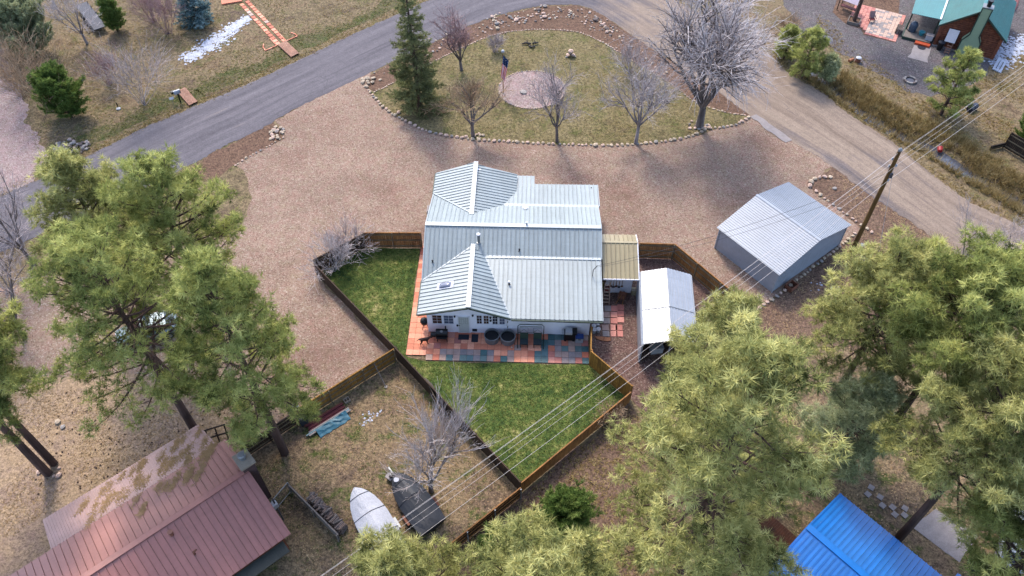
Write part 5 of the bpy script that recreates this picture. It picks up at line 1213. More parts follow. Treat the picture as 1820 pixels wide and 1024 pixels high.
P = patchy(scatter([(-40, 690), (420, 700), (520, 750), (440, 812), (300, 800), (70, 920), (-40, 1000)], 7000, r), r, .6, .6); grass('west_litter', 'tan pine needle litter beside the red roof', P, (.08, .2), .05, 5, LV['litterleaf'], r, 1.6, flat=.25)
P = patchy(scatter([(925, 885), (1118, 722), (1180, 800), (1200, 1060), (760, 1060), (790, 995)], 4000, r), r, .6, .7); grass('slope_litter', 'brown litter and grass below the lawn fence', P, (.1, .28), .045, 6, LV['drygrass'], r, 1.2)
# edge grass beside the road
E_ = [cr(Eo, k / 10) for k in range(10, 100)]; P = np.array([[p.x + random.gauss(0, .35) - .25, p.y + random.gauss(0, .35) + .3, 0] for p in E_ for _ in range(14)]); grass('roadside_grass', 'pale roadside grass strip above the asphalt', P, (.1, .3), .04, 8, LV['drygrass'], r, .9)
P = np.array([[q.x + random.gauss(0, .5), q.y + random.gauss(0, .5), 0] for a_, b_2 in sw for q in [a_.lerp(b_2, random.uniform(-.2, 1.25)) for _ in range(26)]]); grass('swale_grass', 'greenish grass in the shallow swale beside the left road', P, (.1, .28), .04, 7, LV['greengrass'], r, 1.0)
E_ = [cr(Eo, k / 10) for k in range(165, 250)]; P = np.array([[p.x + random.gauss(0, .35) + .4, p.y + random.gauss(0, .35) + .4, 0] for p in E_ for _ in range(12)]); grass('roadside_grass', 'dry roadside grass strip between road and ditch', P, (.1, .35), .04, 8, LV['drygrass'], r, .9)
# pine cones on the left litter
P = scatter([(120, 690), (420, 690), (540, 640), (600, 700), (530, 740), (440, 800), (300, 800), (100, 900), (40, 860)], 220, r)
cn = MB()
for p in P: s_ = random.uniform(.04, .07); cn.box((p[0], p[1], s_ * .6), (s_ * 1.5, s_, s_), random.uniform(0, 6))
tag(cn.build('pine_cones', plain('pine_cone', A(104, 76, 58), .9, .2)), 'dark pine cones strewn over litter and gravel at left', 'pine cones', kind='stuff')
# snow
def snow(name, label, line, n, wid, seed, sz=1.0):
    rr = random.Random(seed); L = smooth_line([G(*p) for p in line], .1); m = MB()
    for i in range(n):
        u = rr.random(); p = L[int(u * (len(L) - 1))]; w = wid * (.5 + .5 * math.sin(math.pi * min(1, .1 + u))); p = p + Vector((rr.gauss(0, w * .42), rr.gauss(0, w * .42), 0)); s_ = rr.uniform(.05, .19) * sz; k = 6
        ring = [Vector((p.x + math.cos(a) * s_ * rr.uniform(.6, 1.2), p.y + math.sin(a) * s_ * rr.uniform(.6, 1.2), .02)) for a in [j * 6.283 / k for j in range(k)]]
        m.add(ring + [Vector((p.x, p.y, .05 + s_ * .12 + rr.uniform(0, .015)))], [(j, (j + 1) % k, k) for j in range(k)])
    tag(m.build(name, M['snow'], None, True), label, 'snow', kind='stuff')
snow('snow_patch', 'melting snow patch beside the brick path', [(335, 104), (360, 88), (395, 65), (420, 45), (440, 33)], 1150, 1.35, 3)
snow('snow_patch', 'old snow beside the cabin corner', [(1772, 112), (1790, 92), (1815, 80), (1850, 70)], 800, 2.1, 4)
snow('snow_patch', 'small snow remnants under the bare boat yard tree', [(640, 752), (660, 740), (680, 730)], 26, .6, 5, .5)
snow('snow_patch', 'tiny snow remnants near the garage back corner', [(1450, 512), (1470, 508), (1490, 500)], 20, 1.0, 6, .5)
# ================================================================ OBJECTS
def put(px, z=0.0): return G(px[0], px[1], z)
def hw(u, v, z=0.0): return Matrix.Translation(HL) @ Matrix.Rotation(HR, 4, 'Z') @ Vector((u, v, z))   # house frame -> world
# ---- power pole and lines
pb = G(1513, 448); pole = thing('utility_pole', 'tall round brown wooden power pole by the metal garage', 'utility pole', pb)
MB().tube([(0, 0, 0), (0, 0, 5), (0, 0, 10.6)], [.19, .165, .13], 12).build('pole', M['pole_wood'], pole)
MB().lathe([(.14, 10.55), (.15, 10.7), (.06, 10.82)], (0, 0, 0), 10).build('pole_cap', M['steel'], pole)
for z, s_ in ((10.35, .0), (9.7, -.28), (9.35, .28), (9.0, -.28), (7.9, .2)):
    i_ = MB().lathe([(.05, -.12), (.08, -.05), (.05, 0), (.08, .05), (.04, .12)], (s_ * .64 * .8, -s_ * .77 * .8, z), 8).build('insulator', M['white_pl'], pole); MB().beam((0, 0, z), (s_ * .64, -s_ * .77, z), .05, .05).build('bracket', M['steel'], i_)
MB().box((.1, -.18, 8.4), (.2, .16, .4)).build('junction_box', M['strap'], pole)
wd = Vector((.772, .636, 0)); wn_ = Vector((.636, -.772, 0))
def wire(label, z0, off, rad=.007, zl=0.0, zr=0.0, group='lines on the power pole'):
    t = thing('power_line', label, 'power line', pb, 0, group); pts = []
    for k in range(-30, 31):
        s = k * 1.75; f = abs(k) / 30; sag = .7 * 4 * f * (1 - f)
        pts.append(wd * s + wn_ * off + Vector((0, 0, z0 - sag + (zl if k < 0 else zr) * f)))
    MB().tube(pts, rad, 5, False).build('wire', M['wire'], t)
wire('topmost power line on the wooden pole', 10.42, 0); wire('second power line from the top of the pole', 9.78, -.24); wire('third power line from the top of the pole', 9.42, .24); wire('fourth power line from the top of the pole', 9.05, -.24); wire('lowest and thickest line on the wooden pole', 7.95, .2, .010, -.4, -.2)
def cable(label, a, b, sag, rad, mat, cat='cable', name='service_cable'):
    a, b = Vector(a), Vector(b); t = thing(name, label, cat, a)
    MB().tube([(b - a) * (k / 16) - Vector((0, 0, 4 * sag * (k / 16) * (1 - k / 16))) for k in range(17)], rad, 5, False).build('wire', mat, t)
mw = hw(*(on_roof(1053, 492, low_front) + Vector((.3, .25, .95))))
cable('dark cable from the pole to the mast on the house roof', pb + Vector((0, 0, 8.6)), mw, .9, .013, M['strap']); cable('lower dark cable from the pole to the house mast', pb + Vector((0, 0, 7.6)), mw - Vector((0, 0, .15)), 1.0, .011, M['strap'])
cable('pale guy wire from the pole top down to the ground', pb + Vector((.1, 0, 9.2)), G(1556, 482), 0.02, .014, M['wire'], 'guy wire', 'guy_wire')
t = thing('utility_pedestal', 'grey metal utility pedestal right of the wooden pole foot', 'utility box', G(1527, 448), R(-30)); MB().box((0, 0, .4), (.28, .28, .8)).build('cabinet', plain('grey_green_enamel', A(152, 160, 152), .5, .08), t); MB().box((0, 0, .83), (.32, .32, .07)).build('lid', M['steel'], t)
t = thing('ground_box', 'flat grey utility vault lid right of the pedestal', 'utility box', G(1538, 461), R(-32)); MB().box((0, 0, .06), (.75, .42, .12)).build('vault', M['stone_grey'], t); MB().box((0, 0, .135), (.68, .36, .03)).build('lid', M['steel'], t)
t = thing('wooden_crate', 'small open rusty wooden crate by the lower corner of the metal garage', 'crate', G(1405, 512), R(38))
for a, b in (((-.4, -.3), (.4, -.3)), ((.4, -.3), (.4, .3)), ((.4, .3), (-.4, .3)), ((-.4, .3), (-.4, -.3))): MB().beam((*a, .22), (*b, .22), .05, .42).build('side_board', M['rust'], t)
MB().box((0, 0, .06), (.74, .54, .08)).build('bottom', M['deck'], t)
# ---- flag
fp = G(894.5, 166); t = thing('flagpole', 'flagpole with a limp striped flag at the pebble bed edge', 'flagpole', fp)
MB().tube([(0, 0, 0), (0, 0, 4.6)], [.045, .03], 8).build('pole', M['fence_mid'], t); MB().lathe([(.02, 4.56), (.13, 4.62), (.17, 4.73), (.12, 4.85), (.02, 4.9)], (0, 0, 0), 12).build('finial', M['white_pl'], t)
fl = MB(); ns = 9
def fold(i, j, H_=2.35):
    x = .06 + (i / ns) * .52 * (1 - .25 * (1 - j)); y = .1 * math.sin(i * 2.1 + j * 1.5); return Vector((x - .3 * (1 - j) * .9 - .02, -.08 + y - .05, 4.35 - H_ * (1 - j) - .06 * i))
flag = None
for i in range(ns):
    mat = M['flag_red'] if i % 2 == 0 else M['flag_white']; m = MB()
    for k in range(8):
        j0, j1 = k / 8 * .63, (k + 1) / 8 * .63; a, b, c, d = fold(i, j0), fold(i + 1, j0), fold(i + 1, j1), fold(i, j1); m.slab([a, b, c, d], (0, .012, 0))
    s_ = m.build('stripe', mat, t)
m = MB()
for i in range(ns):
    for k in range(5):
        j0, j1 = .63 + k / 5 * .37, .63 + (k + 1) / 5 * .37; m.slab([fold(i, j0), fold(i + 1, j0), fold(i + 1, j1), fold(i, j1)], (0, .012, 0))
cn_ = m.build('canton', M['flag_blue'], t); m = MB()
for i in range(5):
    for k in range(3): p = fold(i * 1.8 + .9, .69 + k * .11); m.box(p + Vector((0, -.012, 0)), (.04, .012, .05), 0, 0, .78)
m.build('star', M['flag_white'], cn_)
# ---- garden ornaments on the island
t = thing('stone_ornament', 'little stacked stone arch ornament on the island lawn', 'ornament', G(1014, 101))
rock(t, (-.28, 0, .2), .5, TAN); rock(t, (.28, 0, .2), .5, TAN); rock(t, (0, .05, .62), .62, ROCKS[8:12]); rock(t, (-.45, -.15, .1), .3, TAN); rock(t, (.45, -.1, .1), .3, TAN); rock(t, (0, .2, .25), .45, ROCKS[12:16])
t = thing('driftwood', 'gnarled grey driftwood pieces on the island lawn', 'driftwood', G(945, 82)); t.scale = (.75, .75, .75)
for i, (q, rr) in enumerate([([(-1.4, .3, .15), (-.8, .4, .3), (-.35, .25, .25), (-.1, .3, .2)], [.08, .15, .17, .1]), ([(.1, .35, .2), (.45, .3, .35), (.9, .5, .22)], [.12, .17, .09]), ([(-.4, .1, .1), (-.3, -.35, .2), (0, -.6, .22), (.35, -.4, .2), (.4, 0, .12)], [.07, .11, .13, .11, .06]), ([(-.6, .4, .3), (-.7, .6, .6)], [.09, .04]), ([(.5, .3, .35), (.35, .5, .7)], [.09, .03])]):
    MB().tube(q, rr, 7).build('trunk' if i < 2 else 'branch', M['log_end'], t, True)
t = thing('flat_log', 'short dark log lying on the island lawn left of the big tree', 'log', G(1178, 181), R(-12)); MB().tube([(-.6, 0, .14), (0, .03, .15), (.6, 0, .13)], [.13, .15, .12], 8).build('log', M['log_end'], t); MB().tube([(.2, 0, .2), (.45, .2, .4)], [.05, .03], 6).build('branch_stub', M['log_end'], t)
# ---- path, bridges, mailbox on the upper left
def bridge(label, c4, n):
    P = [G(*p) for p in c4]; o = sum(P, Vector()) / 4; t = thing('footbridge', label, 'footbridge', o)
    a, b, c, d = [p - o for p in P]       # a-b far end edge ... long direction a->d
    for i in range(n):
        s0, s1 = (i + .06) / n, (i + .94) / n; q = [a.lerp(d, s0), b.lerp(c, s0), b.lerp(c, s1), a.lerp(d, s1)]
        MB().slab([v + Vector((0, 0, .16)) for v in q], (0, 0, .04)).build('plank', M['plank'], t)
    for u, v in ((a.lerp(b, .08), d.lerp(c, .08)), (a.lerp(b, .92), d.lerp(c, .92))): MB().beam(u + Vector((0, 0, .08)), v + Vector((0, 0, .08)), .08, .14).build('stringer', M['rust'], t)
bridge('reddish plank footbridge at the end of the brick path', [(494, 82), (509, 75), (532, 97), (518, 104)], 17)
bridge('wide reddish plank landing beside the mailbox', [(315, 165), (330, 158), (352, 183), (337, 190)], 15)
t = thing('brick_path', None, None); t['kind'] = 'structure'
pa, pb_ = G(501, 77), G(432, 3); L_ = (pb_ - pa).length; dr = (pb_ - pa).normalized(); nr = Vector((-dr.y, dr.x, 0)); n = int(L_ / .62)
for i in range(n):
    for s_ in (-1, 1):
        p = pa + dr * (i * .62 + (.15 if s_ > 0 else .35)) + nr * s_ * .38; MB().box((p.x, p.y, .04), (.5, .42, .06), math.atan2(dr.y, dr.x) + random.uniform(-.05, .05)).build('stepping_slab', random.choice(M['pav_o'] + [M['stone_pink']]), t)
p = G(412, 3); MB().box((p.x, p.y, .08), (2.2, .9, .16), R(18)).build('step', M['pav_o'][1], t)
t = thing('brick_edging', 'thin brick edging forming two quarter beds beside the plank footbridge', 'edging', G(500, 72)); o0 = G(500, 72)
for ln in ([(509, 74), (498, 62)], [(509, 74), (529, 65)], [(529, 65), (524, 61)], [(524, 61), (517, 59)], [(492, 82), (472, 91)], [(492, 82), (480, 69)], [(472, 91), (468, 85)], [(468, 85), (469, 79)]):
    a, b = G(*ln[0]) - o0, G(*ln[1]) - o0; k = max(1, int((b - a).length / .24))
    for i in range(k): MB().beam(a.lerp(b, (i + .05) / k) + Vector((0, 0, .05)), a.lerp(b, (i + .95) / k) + Vector((0, 0, .05)), .1, .1).build('brick', random.choice(M['pav_o']), t)
t = thing('mailbox', 'silver rounded mailbox on a dark post beside the plank landing', 'mailbox', G(321, 181), R(35))
MB().box((0, 0, .5), (.12, .12, 1.0)).build('post', M['black'], t)
def halfpipe(L, w, h, n=8):
    m = MB(); pr = [(-w / 2, 0)] + [(-w / 2 * math.cos(math.pi * k / n), h * .5 + math.sin(math.pi * k / n) * h * .5) for k in range(n + 1)] + [(w / 2, 0)]
    m.slab([(-L / 2, y, z) for y, z in pr], (L, 0, 0)); return m
m = halfpipe(.62, .32, .36); m.v = [(x, y, z + 1.0) for x, y, z in m.v]; m.build('mailbox_body', M['white_metal'], t, False); MB().box((.28, -.19, 1.2), (.06, .02, .25)).build('flag', M['black'], t); MB().box((-.35, .3, 1.05), (.3, .25, .25)).build('newspaper_box', M['black'], t)
t = thing('small_sign', 'small white sign on a thin post left of the mailbox', 'sign', G(309, 186), R(30)); MB().box((0, 0, .35), (.04, .04, .7)).build('post', M['steel'], t); MB().box((0, -.03, .75), (.42, .03, .25), 0, R(-50)).build('panel', M['white_pl'], t)
t = thing('water_meter', 'white meter lid with a short dark post in dry grass', 'meter', G(211, 194)); MB().lathe([(.2, 0), (.22, .08), (.16, .12)], (0, 0, 0), 10).build('lid', M['white_pl'], t); MB().box((-.12, .25, .3), (.07, .07, .6)).build('post', M['black'], t)
# dark trailer and pale frame at upper left
A0, A1 = G(142, 18), G(176, 62); d_ = A1 - A0; rzz = math.atan2(d_.y, d_.x); t = thing('flatbed_trailer', 'weathered dark flatbed trailer parked among bare shrubs', 'trailer', (A0 + A1) / 2, rzz)
MB().box((0, .4, .62), (d_.length, 1.3, .1)).build('bed', plain('dark_grey_bed', A(96, 96, 106), .8, .2), t)
for x in (-.5, .5):
    for y in (-.3, 1.1): MB().tube([(x, y - .09, .3), (x, y + .09, .3)], .3, 12).build('wheel', M['rubber'], t)
for i in range(5): MB().box((-d_.length / 2 + .4 + i * d_.length / 5, 1.0, .8), (.06, .06, .3)).build('stake', M['grey_wood'], t)
t = thing('ladder', 'pale wooden ladder frame lying beside the dark trailer', 'ladder', G(156, 50), rzz)
for y in (-.25, .25): MB().box((0, y, .1), (2.6, .08, .1)).build('rail', M['grey_wood'], t)
for i in range(6): MB().box((-1.1 + i * .44, 0, .1), (.06, .44, .05)).build('rung', M['grey_wood'], t)
# ---- patio things (house frame)
zP = .078
def stock_tank(label, u, v):
    t = thing('stock_tank', label, 'stock tank', hw(u, v, zP), 0, 'galvanised round tanks on the patio'); m = MB(); m.lathe([(.5, 0), (.53, .02), (.54, .55), (.58, .58), (.58, .62), (.52, .62), (.51, .5)], (0, 0, 0), 28); m.f = m.f[:-1]; m.build('tank', M['steel'], t, False)
    MB().lathe([(.51, .42), (.5, .44), (.2, .46), (.02, .47)], (0, 0, 0), 20).build('water', M['rubber'], t); return t
stock_tank('left round galvanised tank with dark water on the patio', -1.45, -1.08); stock_tank('right round galvanised tank with dark water on the patio', -.27, -1.14)
t = thing('smoker_grill', 'black barrel smoker grill on legs by the house windows', 'grill', hw(-5.1, -1.15, zP), HR)
MB().tube([(-.42, 0, .82), (.42, 0, .82)], .28, 14).build('barrel', M['black'], t); MB().tube([(-.82, -.05, .62), (-.45, -.05, .62)], .19, 12).build('firebox', M['black'], t); MB().tube([(.3, .05, 1.05), (.3, .05, 1.5)], .05, 8).build('stack', M['black'], t); MB().lathe([(.02, 0), (.11, .01), (.11, .05), (.02, .06)], (0, -.12, 1.08), 12).build('thermometer', M['steel'], t)
for x in (-.35, .35):
    for y in (-.22, .22): MB().beam((x, y, 0), (x * .9, y * .7, .62), .05, .05).build('leg', M['black'], t)
MB().box((0, -.32, .62), (.8, .22, .03)).build('shelf', M['black'], t); MB().box((0, 0, .25), (.7, .4, .03)).build('lower_shelf', M['black'], t)
t = thing('kettle_grill', 'black kettle grill at the house corner left of the windows', 'grill', hw(-6.5, -.1, zP), HR)
MB().lathe([(.08, .5), (.25, .55), (.3, .72), (.31, .76), (.28, .9), (.12, 1.0), (.03, 1.02)], (0, 0, 0), 16).build('bowl', M['black'], t, True)
for k in range(3): MB().beam((.12 * math.cos(k * 2.1), .12 * math.sin(k * 2.1), .55), (.28 * math.cos(k * 2.1), .28 * math.sin(k * 2.1), 0), .035, .035).build('leg', M['steel'], t)
MB().tube([(-.08, 0, 1.03), (0, 0, 1.08), (.08, 0, 1.03)], .02, 6).build('handle', M['steel'], t)
o = tag(MB().box((0, 0, .012), (.8, .48, .02)).build('door_mat', M['dark_mat']), 'dark rectangular doormat in front of the white house door', 'doormat', 'dark mats on the patio'); o.location = hw(-3.55, -.92, zP); o.rotation_euler.z = HR
o = tag(MB().box((0, 0, .012), (.5, .72, .02)).build('door_mat', M['dark_mat']), 'dark upright-laid mat right of the doormat', 'doormat', 'dark mats on the patio'); o.location = hw(-2.72, -1.0, zP); o.rotation_euler.z = HR
t = thing('patio_swing', 'dark metal patio swing with scrolled back rails against the house wall', 'swing', hw(1.4, -1.3, zP), HR)
MB().tube([(-.95, .5, 0), (-.95, .5, 1.35), (-.8, .5, 1.55), (.8, .5, 1.55), (.95, .5, 1.35), (.95, .5, 0)], .03, 8).build('frame', M['green_trim'], t); MB().tube([(-.95, .5, .55), (.95, .5, .55)], .02, 6).build('cross_rail', M['green_trim'], t); MB().tube([(-.8, .5, 1.3), (.8, .5, 1.3)], .02, 6).build('cross_rail', M['green_trim'], t)
for x in (-.95, .95): MB().tube([(x, .5, .05), (x, -.55, .05)], .03, 6).build('foot', M['green_trim'], t)
for cx in (-.5, .5): MB().tube([(cx - .3, .5, .6), (cx - .3, .5, 1.15), (cx + .3, .5, 1.15), (cx + .3, .5, .6), (cx, .5, .95), (cx - .3, .5, .6)], .015, 6).build('scroll', M['green_trim'], t)
for i, (u, lb) in enumerate([(.92, 'left dark cushioned seat before the swing frame'), (1.9, 'right dark cushioned seat before the swing frame')]):
    t = thing('patio_chair', lb, 'chair', hw(u, -1.5, zP), HR, 'dark seats on the patio'); MB().box((0, 0, .42), (.6, .55, .12)).build('cushion', plain('dark_teal_cushion', A(46, 62, 66), .8, .15) if i == 0 else bpy.data.materials['dark_teal_cushion'], t); MB().box((0, .3, .7), (.6, .08, .5), 0, R(-12)).build('backrest', M['green_trim'], t)
    for x in (-.26, .26):
        for y in (-.22, .22): MB().box((x, y, .18), (.04, .04, .36)).build('leg', M['black'], t)
t = thing('gas_grill', 'white and black gas grill against the right end of the white wall', 'grill', hw(4.35, -.85, zP), HR)
MB().box((-.1, 0, .5), (.8, .5, .75)).build('cabinet', M['black'], t); MB().box((-.18, -.03, .98), (.5, .5, .28)).build('hood', M['white_pl'], t); MB().box((-.58, 0, .85), (.22, .45, .04)).build('side_shelf', M['white_pl'], t); MB().box((.28, 0, .92), (.3, .5, .2)).build('burner', M['rubber'], t)
for x in (-.4, .2): MB().tube([(x, -.25, .08), (x, -.19, .08)], .08, 10).build('wheel', M['rubber'], t)
t = thing('cool_box', 'white and blue cool box right of the gas grill', 'cool box', hw(4.98, -1.0, zP), HR); MB().box((0, 0, .25), (.55, .42, .5)).build('box', M['white_pl'], t); MB().box((0, -.01, .54), (.58, .45, .09)).build('lid', M['blue_pl'], t); MB().box((0, -.23, .4), (.2, .04, .05)).build('handle', M['strap'], t)
o = rock(None, hw(2.3, -1.35, zP + .45), .16, ROCKS[8:12]); o.name = 'white_float'; tag(o, 'small white ball on the right arm of the swing frame', 'ball')
o.location = hw(.02, -1.8, zP + .06); o['label'] = 'small white ball on the pavers below the right tank'
# side yard
t = thing('step_ladder', 'pale wooden step ladder leaning between house and tan roofed shed', 'ladder', G(1076, 537), R(-4))
for x0, x1 in ((-.28, -.17), (.28, .17)): MB().beam((x0, -.2, 0), (x1, .25, 2.0), .06, .09).build('rail', M['grey_wood'] if 0 else plain('pale_ladder_wood', A(222, 192, 168), .7, .1), t)
for i in range(6): k = (i + .6) / 6.3; MB().box((0, -.2 + .45 * k, 2.0 * k), (.52 - .2 * k, .12, .04)).build('tread', bpy.data.materials['pale_ladder_wood'], t)
for x in (-.25, .25): MB().beam((x, .75, 0), (x * .7, .3, 1.9), .04, .04).build('rear_leg', M['strap'], t)
t = thing('plastic_bin', 'red bin beside the step ladder', 'bin', G(1078, 517), 0); MB().lathe([(.2, 0), (.26, .6), (.28, .62), (.26, .7)], (0, 0, 0), 12).build('bin', M['red'], t); MB().lathe([(.28, .7), (.28, .75), (.1, .8)], (0, 0, 0), 12).build('lid', M['maroon'], t)
t = thing('yellow_bucket', 'yellow green bucket beside the red bin', 'bucket', G(1071, 512), 0); MB().lathe([(.15, 0), (.2, .45), (.22, .46), (.2, .5)], (0, 0, 0), 12).build('bucket', M['yellow_pl'], t); MB().tube([(-.2, 0, .45), (0, .05, .62), (.2, 0, .45)], .012, 6).build('handle', M['steel'], t)
for i in range(5):
    t = thing('garden_tool', ['rake', 'leaf rake', 'shovel', 'hoe', 'long spade'][i] + ' hanging on the white wall of the tan roofed shed', 'garden tool', hw(7.45 + i * .22, 3.68, .75 - .1 * (i % 2)), HR)
    MB().tube([(0, 0, .2), (0, .0, 1.5)], .022, 6).build('handle', M['fence_mid'], t); MB().box((0, -.02, .12), (.24 - .02 * i, .04, .2), 0, R(15)).build('head', M['black' if i % 2 else 'rust'], t)
t = thing('cardboard_box', 'tan box at the right corner of the white shed wall', 'box', hw(9.35, 3.7, .02), HR); MB().box((0, 0, .25), (.45, .4, .5)).build('box', M['cream'], t); MB().box((0, -.1, .52), (.44, .2, .03), 0, R(15)).build('flap', M['chimney_cap'], t)
t = thing('wheelbarrow', 'rusty wheelbarrow in front of the tan roofed shed wall', 'wheelbarrow', hw(8.35, 3.0, .02), R(70)); MB().add([(-.4, -.3, .55), (.4, -.3, .55), (.4, .3, .55), (-.4, .3, .55), (-.2, -.18, .3), (.25, -.18, .3), (.25, .18, .3), (-.2, .18, .3)], [(4, 7, 6, 5), (0, 4, 5, 1), (1, 5, 6, 2), (2, 6, 7, 3), (3, 7, 4, 0)]).build('tray', M['rust'], t); MB().tube([(.5, -.05, .2), (.5, .05, .2)], .2, 12).build('wheel', M['rubber'], t)
for y in (-.25, .25): MB().beam((-.95, y, .55), (.5, y * .3, .25), .04, .04).build('handle', M['fence_mid'], t); MB().beam((-.3, y, 0), (-.25, y * .8, .4), .04, .04).build('leg', M['strap'], t)
for i, (px, py) in enumerate([(1055, 584), (1062, 580), (1056, 591), (1063, 590)]):
    t = thing('white_bucket', ['back left', 'back right', 'front left', 'front right'][i] + ' white bucket in the group of four by the golden fence end', 'bucket', G(px, py), 0, 'white buckets by the house corner'); MB().lathe([(.13, 0), (.16, .34), (.175, .35), (.175, .38), (.15, .38)], (0, 0, 0), 12).build('bucket', M['white_pl'], t); MB().lathe([(.15, .36), (.13, .375), (.02, .38)], (0, 0, 0), 12).build('lid', M['steel'], t)
t = thing('wooden_plank', 'orange leaf-shaped plank lying on the side yard gravel', 'plank', G(1071, 602), R(-12)); MB().prism([(-.62, .02), (-.4, -.16), (0, -.24), (.4, -.22), (.62, -.1), (.55, .05), (.62, .14), (.2, .13), (-.3, .1)], .03, .09).build('board', M['rust_orange'], t); MB().box((.1, 0, .1), (.06, .3, .02)).build('batten', M['rust'], t)
t = thing('garden_hose', 'coiled green garden hose by the diagonal fence near the carport', 'hose', G(1283, 545), 0)
MB().tube([(math.cos(a) * (.3 + .01 * a), math.sin(a) * (.3 + .01 * a), .05 + .012 * a) for a in [k * .4 for k in range(60)]], .04, 6).build('coil', M['green_pl'], t); MB().tube([(.6, .2, .03), (1.0, .0, .03), (1.3, -.4, .03)], .04, 6).build('tail', M['green_pl'], t)
t = thing('air_conditioner', 'pale square cooler unit behind the left rear corner of the house', 'air conditioner', hw(-7.0, 11.4, 0), HR); MB().box((0, 0, .75), (.75, .75, .9)).build('cabinet', plain('pinkish_white_enamel', A(214, 200, 200), .5, .06), t); MB().box((0, 0, 1.22), (.68, .68, .05)).build('top_grille', M['concrete'], t)
for x in (-.3, .3):
    for y in (-.3, .3): MB().box((x, y, .15), (.06, .06, .3)).build('leg', M['steel'], t)
# ---- dog
def skin_obj(name, verts, edges, radii, mat, parent=None, sub=2):
    me = bpy.data.meshes.new(name); me.from_pydata(verts, edges, []); o = link_mesh(name, me, parent, mat)
    sk_ = o.modifiers.new('Skin', 'SKIN'); sk_.use_smooth_shade = True; me.skin_vertices[0].data[0].use_root = True
    for i, r_ in enumerate(radii): me.skin_vertices[0].data[i].radius = (r_, r_ * .95)
    s_ = o.modifiers.new('Sub', 'SUBSURF'); s_.levels = sub; s_.render_levels = sub; return o
DV = [(0, 0, .5), (.16, 0, .51), (.34, 0, .52), (.46, 0, .57), (.56, 0, .66), (.64, 0, .68), (.76, 0, .64),          # pelvis, belly, chest, neck base, neck, head, muzzle
      (-.1, 0, .53), (-.24, 0, .5), (-.36, 0, .36),                                                                    # rump, tail
      (.36, .09, .42), (.35, .1, .24), (.37, .1, .05), (.41, .1, .02), (.36, -.09, .42), (.37, -.1, .24), (.43, -.1, .05), (.47, -.1, .02),
      (-.02, .09, .44), (.06, .1, .31), (-.08, .1, .17), (-.05, .1, .02), (-.02, -.09, .44), (.03, -.1, .31), (-.13, -.1, .17), (-.12, -.1, .02),
      (.61, .06, .73), (.6, .09, .68), (.61, -.06, .73), (.6, -.09, .68)]
DE = [(0, 1), (1, 2), (2, 3), (3, 4), (4, 5), (5, 6), (0, 7), (7, 8), (8, 9), (2, 10), (10, 11), (11, 12), (12, 13), (2, 14), (14, 15), (15, 16), (16, 17), (0, 18), (18, 19), (19, 20), (20, 21), (0, 22), (22, 23), (23, 24), (24, 25), (5, 26), (26, 27), (5, 28), (28, 29)]
DR = [.105, .11, .135, .1, .075, .075, .04, .08, .025, .012, .06, .04, .026, .028, .06, .04, .026, .028, .07, .05, .03, .028, .07, .05, .03, .028, .028, .02, .028, .02]
dog = skin_obj('dog', DV, DE, DR, M['dog']); dog.location = G(751, 611, zP) + Vector((-.02, 0, 0)); dog.location.z = zP; dog.rotation_euler.z = R(6); dog.scale = (1.05,) * 3; tag(dog, 'brown dog walking to the right across the terracotta pavers', 'dog')
